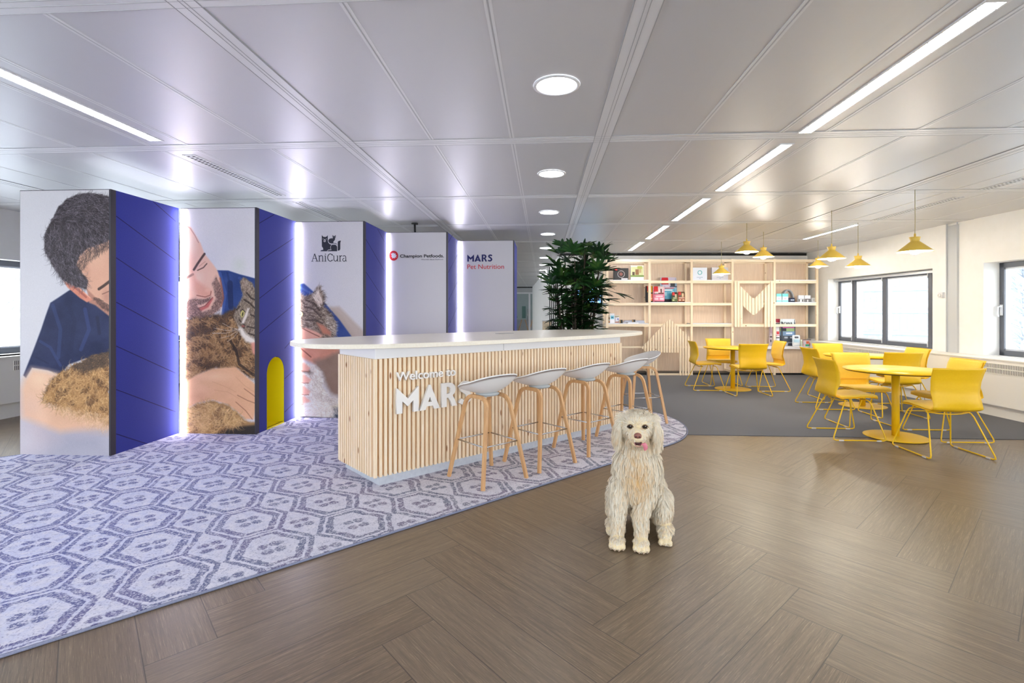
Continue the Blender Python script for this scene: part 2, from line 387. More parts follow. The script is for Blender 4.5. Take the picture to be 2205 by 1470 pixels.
for k, (a, b) in enumerate(cutsF): window('window_%d' % (k+len(cutsL)+4), MF, a, b, .502, 2.498, [((a+b)/2, .09)], depth=.1)  # added windows of the unseen wall behind the camera
def portal(M, a, b, z0, z1, d):
    l = bpy.data.lights.new('window_daylight_portal', 'AREA'); l.shape = 'RECTANGLE'; l.size = b-a; l.size_y = z1-z0; l.cycles.is_portal = True
    o = bpy.data.objects.new('window_daylight_portal', l); C.objects.link(o)
    z = (M.to_3x3() @ Vector((0,1,0))).normalized(); x = (M.to_3x3() @ Vector((1,0,0))).normalized(); y = z.cross(x)
    R = Matrix((x, y, z)).transposed().to_4x4(); R.translation = M @ Vector(((a+b)/2, d, (z0+z1)/2)); o.matrix_world = R
for a, b in OPEN: portal(MR, a, b, .77, 2.06, .33)
for a, b in cutsL[:4]: portal(ML, a, b, .83, 2.05, .3)

for a, b in cutsF: portal(MF, a, b, .52, 2.48, .19)

# radiator covers ------------------------------------------------------
def radiator(M, a, b, z0, z1, out, label, gr, group):
    """casing on the room side of the wall; out = how far it stands in front"""
    root = thing('radiator_cover', label, 'radiator cover', M @ Vector(((a+b)/2, -out/2, 0)), 0, group)
    MB().box(a, b, -out, -.0, z0, z1-.016, M).box(a, b, -out-.012, -.0, z1-.016, z1, M).build('casing', mat('cream_casing', (242,237,228), .5) if 'cream_casing' not in bpy.data.materials else bpy.data.materials['cream_casing'], root)
    MB().box(a, b, -out+.06, -.0, 0, z0, M).build('plinth', bpy.data.materials['cream_casing'], root)
    dk = bpy.data.materials.get('grille_dark') or mat('grille_dark', (132,126,118), .7)
    for ga, gb in gr:
        g = MB().box(ga, gb, -out-.0015, -out, z1-.185, z1-.06, M).build('grille', dk, root)
        s = MB(); n = max(4, int((gb-ga)/.022))
        for k in range(n+1): q = ga+(gb-ga)*k/n; s.box(q-.0045, q+.0045, -out-.005, -out, z1-.185, z1-.06, M)
        s.box(ga, gb, -out-.006, -out, z1-.128, z1-.115, M).box(ga, gb, -out-.006, -out, z1-.062, z1-.055, M).box(ga, gb, -out-.006, -out, z1-.19, z1-.183, M)
        s.build('grille_bar', bpy.data.materials['cream_casing'], g)
    MB().tube([M @ Vector((a+.10, -out-.001, z1-.14)), M @ Vector((a+.10, -out-.006, z1-.14))], .035, 24).build('cap', bpy.data.materials['cream_casing'], root)
    return root
radiator(MR, 1.27, 4.28, .16, .757, .35, 'cream radiator cover with grille slots, under the wide window by the yellow tables', [(1.5,1.9),(2.05,3.2),(3.4,3.75),(3.95,4.2)], None)
radiator(MR, -3.4, 1.24, .16, .762, .36, 'long cream radiator cover at the right edge, under the nearer right-hand window', [(-3.2,-1.5),(-1.35,.52)], None)
radiator(ML, 3.9, 8.2, .2, .80, .14, 'cream radiator cover at the far left edge, under the left-hand window', [(4.2,5.6),(6.22,6.5),(6.6,7.9)], None)
# thermostat
t_ = thing('wall_thermostat', 'small white wall thermostat with round dial, right of the wide window', 'thermostat', MR @ Vector((1.27, -.03, 1.6)))
MB().box(1.215, 1.30, -.055, -.02, 1.59, 1.675, MR).build('housing', mat('off_white_plastic', (222,222,224), .5), t_)
MB().tube([MR @ Vector((1.262, -.055, 1.63)), MR @ Vector((1.262, -.075, 1.63))], .022, 20).build('dial', mat('dial_cream', (232,228,220), .45), t_)

# outdoors -------------------------------------------------------------
g = MB().box(9, 140, -5.2, 140, -3.2, -3.0).build('ground', noisy('snowy_ground', (240,242,246), (230,235,242), .9, 1.5)); g['kind'] = 'structure'
g = MB().box(-60, 60, -60, -5.2, -3.2, -3.0).build('ground', bpy.data.materials['snowy_ground']); g['kind'] = 'structure'
g = MB().box(-60, -9, -5.2, 60, -3.2, -3.0).build('ground', bpy.data.materials['snowy_ground']); g['kind'] = 'structure'
def facade(name, M, label, w, h, nx, nz):
    r = thing(name, label, 'building', M.translation)
    MB().box(-w/2, w/2, 0, 12, -3, h, M).build('wall', mat('pale_cladding', (116,124,134), .8) if 'pale_cladding' not in bpy.data.materials else bpy.data.materials['pale_cladding'], r)
    wm = bpy.data.materials.get('pale_window') or mat('pale_window', (150,160,168), .5)
    for k in range(nx):
        b = MB()
        for j in range(nz): x0 = -w/2+w*(k+.25+.22*(j%2))/nx; b.box(x0, x0+w/nx*.4, -.06, 0, -1.2+3.1*j, .9+3.1*j, M)
        b.build('window_column', wm, r)
    b = MB()
    for j in range(nz+1): b.box(-w/2, w/2, -.12, 0, -1.9+3.1*j, -1.65+3.1*j, M)
    b.build('floor_band', mat('white_band', (150,156,162), .6) if 'white_band' not in bpy.data.materials else bpy.data.materials['white_band'], r)
facade('office_building', Matrix.Translation((54, 72, 0)) @ Matrix.Rotation(-.6435, 4, 'Z') , 'pale office block with rows of windows, outside the right-hand windows', 150, 40, 100, 13)
M_twig = mat('frosted_twig', (150,158,170), .8)
def tree(loc, h, label, seed):
    rnd = random.Random(seed); r = thing('bare_tree', label, 'tree', loc, 0, None)
    MB().tube([Vector(loc)+Vector((0,0,z)) for z in (0, h*.3, h*.6, h)], [.13,.1,.06,.01]).build('trunk', M_twig, r)
    b = MB()
    for k in range(170):
        z = h*(.25+.72*rnd.random()); a = rnd.random()*2*PI; ln = (h-z)*.45+.4; p = Vector(loc)+Vector((0,0,z)); q = p+Vector((math.cos(a)*ln*.5, math.sin(a)*ln*.5, ln*.3)); e = p+Vector((math.cos(a)*ln, math.sin(a)*ln, ln*.75))
        b.tube([p, q, e], [.02,.012,.004], 4)
        for i in range(5):
            a2 = a+rnd.uniform(-1.2,1.2); s = q.lerp(e, rnd.random()); b.tube([s, s+Vector((math.cos(a2)*.5, math.sin(a2)*.5, .45))], [.008,.003], 3)
    b.build('branches', M_twig, r)
tree((15.5, 17.5, -3), 6.6, 'bare frosted tree outside the wide window, left one', 1); tree((19.5, 11.8, -3), 6.0, 'bare frosted tree outside the wide window, right one', 2)
tree((16.8, 8.0, -3), 6.0, 'bare frosted tree outside the nearer right-hand window', 4); tree((-13, 10.4, -3), 7.0, 'frosted tree outside the left-hand window', 3)
fb = MB()
for k in range(40): fb.tube([(13, 5+k*.35, -3), (13, 5+k*.35, -.9)], .02, 5)
fb.box(12.97, 13.03, 5, 19, -.95, -.9).box(12.97, 13.03, 5, 19, -2.6, -2.55)
tag(fb.build('railing', M_twig), 'pale metal railing outside below the right-hand windows', 'railing')
# ================================================================== CEILING LIGHTS, VENTS
M_diff = mat('lamp_diffuser', (255,255,255), .5, emit=(244,248,255), es=STRIP_E)
M_down = mat('downlight_diffuser', (255,255,255), .5, emit=(250,252,255), es=DOWN_E)
M_fade = mat('lamp_diffuser_dim', (240,244,255), .5, emit=(236,242,255), es=4)
def strip(x, y0, y1, label, grp, m=M_diff, w=.043):
    r = thing('linear_ceiling_light', label, 'ceiling light', (x, (y0+y1)/2, CE), 0, grp)
    MB().box(x-w-.012, x-w, y0-.02, y1+.02, CE-.005, CE).box(x+w, x+w+.012, y0-.02, y1+.02, CE-.005, CE).box(x-w, x+w, y0-.02, y0, CE-.005, CE).box(x-w, x+w, y1, y1+.02, CE-.005, CE).build('light_frame', M_rail, r)
    d = MB().box(x-w, x+w, y0, y1, CE-.004, CE-.001).build('light_diffuser', m, r)
    mb = MB(); n = int((y1-y0)/.09)
    for k in range(n): q = y0+(y1-y0)*(k+.5)/n; mb.box(x-w, x+w, q-.003, q+.003, CE-.0075, CE-.004)
    mb.build('louvre', M_white, d)
def vent(x, y0, y1, label, grp):
    r = thing('ceiling_vent', label, 'air vent', (x, (y0+y1)/2, CE), 0, grp)
    MB().box(x-.045, x+.045, y0, y1, CE-.003, CE-.0005).build('vent_slot', mat('vent_dark', (34,36,40), .7) if 'vent_dark' not in bpy.data.materials else bpy.data.materials['vent_dark'], r)
    mb = MB(); n = int((y1-y0)/.045)
    mb.box(x-.055, x-.04, y0-.02, y1+.02, CE-.007, CE).box(x+.04, x+.055, y0-.02, y1+.02, CE-.007, CE).box(x-.006, x+.006, y0, y1, CE-.007, CE)
    for k in range(n+1): q = y0+(y1-y0)*k/n; mb.box(x-.045, x+.045, q-.006, q+.006, CE-.006, CE)
    mb.build('vent_bar', M_rail, r)
SR = 'row of linear ceiling lights between camera and shelving'
strip(1.943, 2.32, 3.93, 'long bright linear ceiling light at the top right of the picture, nearest of its row', SR)
strip(1.935, 4.2, 5.75, 'linear ceiling light, second from the camera in the row running to the shelving', SR)
strip(1.92, 6.15, 7.63, 'linear ceiling light, third from the camera in the row running to the shelving', SR, M_fade)
strip(1.91, 8.08, 9.5, 'linear ceiling light, fourth from the camera in the row running to the shelving', SR)
strip(1.89, 9.94, 11.29, 'short linear ceiling light just in front of the shelving, last of its row', SR)
strip(1.943, .4, 2.02, 'unseen linear ceiling light added overhead just outside the top right of the view', SR)  # unseen strip added to brighten the room
strip(-3.015, 2.32, 3.80, 'bright linear ceiling light at the top left, in front of the bearded man print', None)
strip(-3.015, .4, 1.95, 'unseen linear ceiling light added overhead just outside the top left of the view', None)  # another unseen strip, added for fill light
for k in range(4): strip(-3.015, 10.0+4.1*k, 11.6+4.1*k, 'unseen linear light added to brighten the corridor behind the printed panels', 'added corridor fill lights')  # hidden strips added to brighten the dark corridor
strip(4.80, 8.15, 9.72, 'narrow linear ceiling light above the far yellow table', None, w=.03)
strip(4.82, 2.0, 3.5, 'unseen linear ceiling light added overhead outside the right of the view', None)  # unseen strip added for more light on the right
vent(-3.01, 4.18, 5.68, 'slatted air vent in the ceiling above the first two printed panels', 'ceiling air vents')
vent(-2.99, 6.05, 7.5, 'slatted air vent in the ceiling above the third printed panel', 'ceiling air vents')
vent(4.80, 4.35, 5.88, 'slatted air vent in the ceiling at the right edge of the picture', 'ceiling air vents')
vent(4.83, 6.27, 7.76, 'slatted air vent in the ceiling above the pendant lamp nearest the windows', 'ceiling air vents')
vent(4.76, 10.02, 11.3, 'slatted air vent in the ceiling close to the shelving', 'ceiling air vents')
def downlight(x, y, label, grp=None, r_=.118):
    r = thing('round_downlight', label, 'ceiling light', (x, y, CE), 0, grp)
    M = Matrix.Translation((x, y, 0))
    MB().lathe([(r_, CE-.001), (r_, CE-.008), (r_+.018, CE-.008), (r_+.020, CE-.001)], 40, M, caps=False).build('trim_ring', M_rail, r)
    MB().lathe([(0, CE-.004), (r_, CE-.004), (r_, CE-.001)], 40, M, caps=False).build('light_diffuser', M_down, r)
DG = 'round downlights in a line towards the far corridor'
names = ['largest round downlight, nearest the camera at the top centre', 'second round downlight from the camera', 'third round downlight, over the bar counter', 'fourth round downlight, above the tall palm']
for k in range(13):
    y = 3.02+1.93*k
    downlight(.078 if k < 4 else .05-.02*(k-4), y, names[k] if k < 4 else 'small distant round downlight in the line running down the corridor', DG if k < 4 else 'distant corridor downlights')
for x_ in (-5.0, 2.9): downlight(x_, -1.2, 'unseen downlight added behind the camera for fill light', 'added fill downlights behind the camera')  # unseen lamps added to fill in light from the camera side
for x_ in (-3.0, 0, 3.0): strip(x_, -2.6, -1.3, 'unseen linear light added behind the camera for fill', 'added fill lights behind the camera')  # added fill strips, out of view, for surfaces that face the camera

# black cable drop between ceiling and printed panels
cx_ = at(893, 484, Y=7.6)
tag(MB().lathe([(0, CE-.002), (.05, CE-.002), (.05, CE-.02), (0, CE-.02)], 24, Matrix.Translation((cx_.x, 7.6, 0)), caps=False).tube([(cx_.x, 7.6, CE-.01), (cx_.x+.004, 7.6, 2.6), (cx_.x+.02, 7.58, 2.5), (cx_.x+.02, 7.5, 2.3)], .016).build('power_cable', M_black), 'black power cable dropping from the ceiling behind the Champion Petfoods panel', 'cable')

# ================================================================== AREA RUG
def rugmat():
    m = mat('patterned_rug', (190,190,210), .95, spec=.2); t = NT(m); P = t.xyz(t.pos())
    q = 1/math.sqrt(2); a = t.m('MULTIPLY', t.m('ADD', P[0], P[1]), q); b = t.m('MULTIPLY', t.m('SUBTRACT', P[0], P[1]), q)
    wob = t.noise(t.pos(), 9, 3); wob2 = t.noise(t.mapping(t.pos(), (1,1,1), (0,0,1)), 11, 3)
    a = t.m('ADD', a, t.m('MULTIPLY', t.m('SUBTRACT', wob, .5), .045)); b = t.m('ADD', b, t.m('MULTIPLY', t.m('SUBTRACT', wob2, .5), .045))
    u = t.m('DIVIDE', t.m('SUBTRACT', a, .405), .512); v = t.m('DIVIDE', t.m('SUBTRACT', b, -3.627), .49)
    def cell(du):
        uu = t.m('ADD', u, du); vv = t.m('ADD', v, du)
        fu = t.m('ABSOLUTE', t.m('SUBTRACT', uu, t.m('ROUND', uu))); fv = t.m('ABSOLUTE', t.m('SUBTRACT', vv, t.m('ROUND', vv))); return fu, fv
    fu, fv = cell(0); gu, gv = cell(.5)
    side = t.m('ADD', fu, t.m('MULTIPLY', fv, .467))
    def band(d, c, w, s=.014): return t.sstep(t.m('ABSOLUTE', t.m('SUBTRACT', d, c)), w+s, w)
    hin = t.m('MAXIMUM', t.m('SUBTRACT', side, .345), t.m('MULTIPLY', t.m('SUBTRACT', fv, .415), 1.5))
    hout = t.m('MAXIMUM', t.m('SUBTRACT', side, .462), t.m('MULTIPLY', t.m('SUBTRACT', fv, .5), 2.2))
    def flower(fu, fv, sc_):
        px = t.m('SUBTRACT', fu, .070*sc_); py = t.m('SUBTRACT', fv, .085*sc_)
        r = t.m('SQRT', t.m('ADD', t.m('MULTIPLY', px, px), t.m('MULTIPLY', py, py))); return t.sstep(r, .080*sc_, .048*sc_)
    fl = t.m('MAXIMUM', flower(fu, fv, 1.0), flower(gu, gv, .95))
    lines = t.m('MAXIMUM', band(hin, 0, .038), band(hout, 0, .026))
    pat = t.m('MAXIMUM', lines, fl)
    n1 = t.noise(t.pos(), 95, 4, .7); n2 = t.noise(t.mapping(t.pos(), (14, 340, 1), (0,0,PI/4)), 1, 2); n3 = t.noise(t.mapping(t.pos(), (340, 14, 1), (0,0,PI/4)), 1, 2)
    n4 = t.noise(t.pos(), 3.2, 3)
    nb_ = t.noise(t.pos(), 38, 4, .75); worn = t.m('MULTIPLY', pat, t.m('MULTIPLY', t.sstep(n1, .33, .55), t.sstep(nb_, .30, .52))); worn = t.m('ADD', worn, t.m('MULTIPLY', t.sstep(n1, .47, .62), t.m('MULTIPLY', t.sstep(nb_, .42, .60), .5))); worn = t.m('MULTIPLY', worn, t.m('SUBTRACT', 1.15, t.m('MULTIPLY', t.m('MAXIMUM', t.sstep(n2, .58, .70), t.sstep(n3, .58, .70)), .75)), clamp=True)
    patch = t.noise(t.pos(), .55, 2); tone = t.sstep(P[0], -2.9, -.8); tone = t.m('ADD', t.m('MULTIPLY', tone, .75), t.m('MULTIPLY', patch, .3), clamp=True)
    tone2 = t.sstep(n4, .4, .6)
    light = t.mix(tone, (202,205,232), (212,208,216)); light = t.mix(t.m('MULTIPLY', t.sstep(n1, .5, .72), .5), light, (168,172,200)); light = t.mix(t.m('MULTIPLY', t.sstep(t.noise(t.pos(), 16, 5, .7), .42, .62), .55), light, (228,224,232))
    dark = t.mix(tone, (98,102,162), t.mix(tone2, (112,116,132), (122,110,130)))
    c = t.mix(t.m('MULTIPLY', worn, 1.0), light, dark)
    c = t.mix(t.m('MULTIPLY', t.m('MAXIMUM', t.sstep(n2, .66, .74), t.sstep(n3, .66, .74)), .35), c, (228,226,232))
    t.base(c); t.bump(t.m('ADD', n1, t.m('MULTIPLY', n2, .5)), .35, .004); return m
def rug_outline(grow=0, r=1.4):
    # rounded far end, long sides at 45 degrees (front side passes x - y = -4.06)
    u0, w0 = -4.06/math.sqrt(2)+grow, -9.6/math.sqrt(2)-grow      # b = (x-y)/sqrt2 from w0 (back) to u0 (front)
    cxr, cyr = .30, 6.34; ac = (cxr+cyr)/math.sqrt(2)
    rr = r+grow; pts = []
    aL = -3.0
    pts.append((aL, u0))
    for k in range(25):
        q = k/24*PI/2; pts.append((ac+rr*math.sin(q), (u0-rr)+rr*math.cos(q)))
    for k in range(25):
        q = k/24*PI/2; pts.append((ac+rr*math.cos(q), (w0+rr)-rr*math.sin(q)))
    pts.append((aL, w0))
    s = math.sqrt(2)
    return [((a+b)/s, (a-b)/s) for a, b in pts]
poly = rug_outline(-.012)
# clip away the part left of the room
poly = [(max(x, -6.9), max(y, -4.3)) for x, y in poly]
rg = thing('area_rug', 'large faded blue-grey patterned rug under the bar counter and printed panels', 'rug', (-1.5, 4.5, 0))
MB().prism(poly, .001, .013).build('rug_pile', rugmat(), rg)
ed = rug_outline(0)
MB().tube([(x, y, .007) for x, y in ed], .0065, 6).build('bound_edge', noisy('rug_binding', (140,142,166), (120,124,150), .8, 200), rg)

# ================================================================== PRINTED PANELS
PH = 2.54
PAN = [(-5.005, -4.105, 4.60), (-4.065, -3.205, 5.505), (-3.19, -2.305, 6.42), (-2.315, -1.410, 7.37), (-1.405, -.49, 8.31)]
LABELS = ['tall panel with a print of a dark-haired man holding a cat, leftmost, blue felt side',
 'tall panel printed with a smiling bearded man and cat, yellow arch in its blue side',
 'tall white panel with the AniCura logo above a printed cat head and paw',
 'tall white panel with the Champion Petfoods logo', 'tall white panel with MARS Pet Nutrition lettering, rightmost of the printed panels']
def feltmat():
    m = mat('blue_felt', (48,56,148), .92, sheen=.15, spec=.2); t = NT(m); P = t.pos()
    n = t.noise(P, 220, 3, .6); n2 = t.noise(P, 6, 2)
    c = t.ramp(n, [(.3, (36,42,128)), (.7, (60,68,162))]); c = t.mix(t.m('MULTIPLY', n2, .25), c, (44,52,146)); t.base(c); t.bump(n, .2, .002); return m
M_felt = feltmat()
M_trimk = mat('dark_edge_trim', (52,48,58), .5)
M_led = mat('led_strip', (255,255,255), .5, emit=(246,242,255), es=LED_E)
M_groove = mat('felt_groove', (26,26,84), .9)
M_back = mat('panel_white', (214,212,220), .7)
def printmat(name):
    m = mat(name, (215,212,222), .6, spec=.3); t = NT(m); a = t.n('ShaderNodeVertexColor', layer_name='print'); t.base(a.outputs[0]); return m
M_print = printmat('photo_print')
PR = []
for k, (x0, x1, y) in enumerate(PAN):
    r = thing('room_divider', LABELS[k], 'display panel', ((x0+x1)/2, y+.03, 0), 0, 'zigzag row of printed display panels'); PR.append(r)
    MB().box(x0, x1, y+.004, y+.05, .018, PH-.004).build('panel_core', M_back, r)
    # dark edge trim (top and free right edge)
    MB().box(x0, x1+.0, y-.001, y+.052, PH-.006, PH).box(x1-.002, x1+.016, y-.004, y+.055, .0135, PH).box(x0-.004, x0, y, y+.05, .0135, PH).box(x0, x1, y, y+.05, .0135, .018).build('edge_trim', M_trimk, r)
    ynext = PAN[k+1][2] if k < 4 else y+.9
    # blue felt return running back to the next panel
    xs_ = x1+.014; ths = .03
    if k != 1: MB().box(xs_-ths, xs_, y+.055, ynext-.004, .0135, PH).build('felt_side', M_felt, r)
    else:
        # wall with an arched opening: built as a polygon with a hole from strips
        ya, yb = None, None
        A = at(574.5, 900, X=xs_); B = at(611.5, 900, X=xs_); ya, yb = A.y, B.y
        ztop = at(597, 767, X=xs_).z; rad = (yb-ya)/2; zc = ztop-rad*1.0; yc = (ya+yb)/2
        mb = MB(); Y0, Y1 = y+.055, ynext-.004
        mb.box(xs_-ths, xs_, Y0, ya, .0135, PH).box(xs_-ths, xs_, yb, Y1, .0135, PH)
        N = 20
        for i in range(N):
            t0, t1 = PI*i/N, PI*(i+1)/N
            p0_ = (yc-rad*math.cos(t0), zc+rad*math.sin(t0)); p1_ = (yc-rad*math.cos(t1), zc+rad*math.sin(t1))
            v = [(xs_, p0_[0], p0_[1]), (xs_, p1_[0], p1_[1]), (xs_, p1_[0], PH), (xs_, p0_[0], PH)]
            mb.add(v+[(xs_-ths, *q[1:]) for q in v], [(0,1,2,3), (7,6,5,4), (0,4,5,1), (3,2,6,7)])
        mb.build('felt_side', M_felt, r)
        yy = mat('yellow_niche', (255,238,0), .55)
        nb = MB(); D = .36
        rad -= .006; ya += .006; yb -= .006
        arc = [(yc-rad*math.cos(PI*i/N), zc+rad*math.sin(PI*i/N)) for i in range(N+1)]
        pts = [(ya, .03)]+arc+[(yb, .03)]
        vs = [(xs_+.002, a, b) for a, b in pts]+[(xs_-D, a, b) for a, b in pts]; n = len(pts)
        nb.add(vs, [(i, i+1, n+i+1, n+i) for i in range(n-1)]+[(n-1, 0, n, 2*n-1)]+[tuple(range(n, 2*n))])
        nb.box(xs_-.02, xs_+.006, ya, yb, .0135, .03)
        nb.build('pet_arch', yy, r)
    # diagonal grooves in the felt (V cuts, thin dark inlays)
    if k < 4:
        x = xs_+.0006
        Y0, Y1 = y+.06, ynext-.006; sl = [-1, .80, -1, .9, 1][k]*.62 if k else None
        if k == 0: lines = [((236,462),(378,560)), ((236,553),(378,640)), ((236,650),(378,719)), ((236,746),(378,803)), ((236,841),(378,886)), ((236,938),(322,957)), ((330,434),(378,476))]
        elif k == 1: lines = [((551,478),(590,462)), ((551,560),(632,513)), ((551,642),(632,585)), ((551,718),(632,656)), ((613,750),(632,728)), ((613,815),(632,798)), ((613,887),(632,868))]
        elif k == 2: lines = [((783,513),(828,583)), ((783,584),(828,646)), ((783,655),(828,709)), ((813,493),(828,520))]
        else: lines = [((963,586),(985,548)), ((963,648),(985,606)), ((963,705),(985,661)), ((963,521),(975,505))]
        for p, q in lines:
            P0 = at(*p, X=x); P1 = at(*q, X=x)
            P0.y = max(P0.y, Y0)
            if P1.y > Y1-.04: f_ = (Y1-.04-P0.y)/(P1.y-P0.y); P1 = P0.lerp(P1, f_)
            w_ = .0045
            MB().add([(x, P0.y, P0.z-w_), (x, P1.y, P1.z-w_), (x, P1.y, P1.z+w_), (x, P0.y, P0.z+w_), (x-.003, P0.y, P0.z-w_), (x-.003, P1.y, P1.z-w_), (x-.003, P1.y, P1.z+w_), (x-.003, P0.y, P0.z+w_)], [(0,1,2,3), (7,6,5,4), (0,4,5,1), (3,2,6,7), (0,3,7,4), (1,5,6,2)]).build('felt_groove', M_groove, r)
    if k:  # light strip in the inner corner on this panel's left edge
        MB().box(x0+.004, x0+.048, y-.020, y-.004, .018, PH-.015).build('led_strip', M_led, r)

# ---- painting the photo print in vertex colours (a picture printed on the panel, 1 vertex per ~5 mm)
class Canvas:
    def __init__(s, px0, px1, py0, py1, zx, zy, k, step=1.0):
        """zoom coordinates of my notes: px = zx + z*k"""
        s.x = np.arange(px0, px1+.01, step); s.y = np.arange(py0, py1+.01, step); s.X, s.Y = np.meshgrid(s.x, s.y)
        s.ZX = (s.X-zx)/k; s.ZY = (s.Y-zy)/k; s.k = k; s.zx = zx; s.zy = zy; s.step = step
        s.I = np.zeros(s.X.shape+(3,))
    def n(s, sc_, seed=0, oct=3):
        out = np.zeros(s.X.shape); amp = 1; tot = 0; r = np.random.RandomState(seed)
        for o in range(oct):
            g = sc_/(2**o); gx = np.arange(int((s.x[-1]-s.x[0])/g)+3); gy = np.arange(int((s.y[-1]-s.y[0])/g)+3)
            T = r.rand(len(gy), len(gx)); u = (s.X-s.x[0])/g; v = (s.Y-s.y[0])/g; i = u.astype(int); j = v.astype(int); fu = u-i; fv = v-j
            fu = fu*fu*(3-2*fu); fv = fv*fv*(3-2*fv)
            out += amp*((T[j,i]*(1-fu)+T[j,i+1]*fu)*(1-fv)+(T[j+1,i]*(1-fu)+T[j+1,i+1]*fu)*fv); tot += amp; amp *= .5
        return out/tot
    def mask(s, pts, soft=2, jag=0, seed=1):
        p = np.array(pts, float); X, Y = s.ZX, s.ZY
        if jag: X = X+(s.n(7, seed)-.5)*jag*2; Y = Y+(s.n(7, seed+5)-.5)*jag*2
        ins = np.zeros(X.shape, bool); d = np.full(X.shape, 1e9)
        for i in range(len(p)):
            a, b = p[i], p[(i+1)%len(p)]; e = b-a; L2 = (e**2).sum()+1e-9
            t_ = np.clip(((X-a[0])*e[0]+(Y-a[1])*e[1])/L2, 0, 1); d = np.minimum(d, np.hypot(X-a[0]-t_*e[0], Y-a[1]-t_*e[1]))
            c = ((a[1] > Y) != (b[1] > Y)); xi = (b[0]-a[0])*(Y-a[1])/((b[1]-a[1]) if b[1] != a[1] else 1e-9)+a[0]; ins ^= c & (X < xi)
        sd = np.where(ins, d, -d); return np.clip(sd/max(soft, .01)*.5+.5, 0, 1)
    def fill(s, m, col, op=1):
        c = np.array(col, float) if not hasattr(col, 'shape') else col
        s.I = s.I*(1-(m*op)[...,None])+c*(m*op)[...,None]
    def poly(s, pts, col, soft=2, op=1, jag=0, var=0, vs=14, seed=1):
        m = s.mask(pts, soft, jag, seed); c = np.array(col, float)
        if var: c = c+((s.n(vs, seed+9)-.5)*2*var)[...,None]
        s.fill(m, c, op); return m
    def blob(s, cx, cy, rx, ry, col, op=1, soft=.5, rot=0):
        dx, dy = s.ZX-cx, s.ZY-cy; c_, s_ = math.cos(rot), math.sin(rot); u = (dx*c_+dy*s_)/rx; v = (-dx*s_+dy*c_)/ry
        d = np.sqrt(u*u+v*v); s.fill(np.clip((1-d)/soft, 0, 1), col, op)
    def hair(s, region, n, ln, ang, cols, op=.6, spread=.4, curl=.3, seed=3, w=1.0):
        r = np.random.RandomState(seed); H, Wd = s.X.shape
        ys, xs = np.nonzero(region > .5)
        if len(ys) == 0: return
        cols = np.array(cols, float)
        k = r.randint(0, len(ys), n); x = xs[k].astype(float); y = ys[k].astype(float)
        zx, zy = s.ZX[ys[k], xs[k]], s.ZY[ys[k], xs[k]]
        a = (ang(zx, zy) if callable(ang) else np.full(n, ang))+r.randn(n)*spread; da = r.randn(n)*curl/10; l = ln*(.5+r.rand(n))/s.step
        c = cols[r.randint(0, len(cols), n)]+r.randn(n,1)*9; N = int(ln*1.5/s.step)+1
        for q in range(N):
            al = op*np.clip(1-q/l, 0, 1)**.6*(q < l)
            xi = np.round(x).astype(int); yi = np.round(y).astype(int); ok = (xi >= 0) & (xi < Wd) & (yi >= 0) & (yi < H) & (al > 0)
            for dx_ in range(int(w)):
                xj = np.minimum(xi[ok]+dx_, Wd-1); I = s.I[yi[ok], xj]; s.I[yi[ok], xj] = I*(1-al[ok,None])+c[ok]*al[ok,None]
            x += np.cos(a); y += np.sin(a); a += da
    def line(s, pts, w, col, op=1):
        p = np.array(pts, float); d = np.full(s.X.shape, 1e9)
        for a, b in zip(p[:-1], p[1:]):
            e = b-a; t_ = np.clip(((s.ZX-a[0])*e[0]+(s.ZY-a[1])*e[1])/((e**2).sum()+1e-9), 0, 1); d = np.minimum(d, np.hypot(s.ZX-a[0]-t_*e[0], s.ZY-a[1]-t_*e[1]))
        s.fill(np.clip((w-d)/2+.5, 0, 1), col, op)
    def put(s, name, x0, x1, y, root, zt=PH-.006, zb=.012):
        H, Wd = s.X.shape; I = np.clip(s.I+np.random.RandomState(2).randn(H, Wd, 1)*2, 0, 255)/255
        lin = np.where(I <= .04045, I/12.92, ((I+.055)/1.055)**2.4)*PRINT_GAIN; lin = np.clip(lin, 0, .88)
        gx = np.linspace(x0, x1-.002, Wd); gz = np.linspace(zt, zb, H); GX, GZ = np.meshgrid(gx, gz)
        co = np.stack([GX, np.full(GX.shape, y), GZ], -1).reshape(-1,3)-np.array(root.location)
        i = np.arange(H*Wd).reshape(H, Wd); fc = np.stack([i[:-1,:-1], i[1:,:-1], i[1:,1:], i[:-1,1:]], -1).reshape(-1,4)
        me = bpy.data.meshes.new(name); me.vertices.add(len(co)); me.vertices.foreach_set('co', co.ravel()); me.loops.add(fc.size); me.loops.foreach_set('vertex_index', fc.ravel())
        me.polygons.add(len(fc)); me.polygons.foreach_set('loop_start', np.arange(0, fc.size, 4)); me.polygons.foreach_set('loop_total', np.full(len(fc), 4)); me.update(calc_edges=True)
        at_ = me.color_attributes.new('print', 'FLOAT_COLOR', 'POINT'); at_.data.foreach_set('color', np.concatenate([lin.reshape(-1,3), np.ones((H*Wd,1))], 1).ravel())
        me.materials.append(M_print); o = bpy.data.objects.new(name, me); C.objects.link(o); o.parent = root; return o
PRINT_GAIN = np.array([1.08, 1.04, .97])
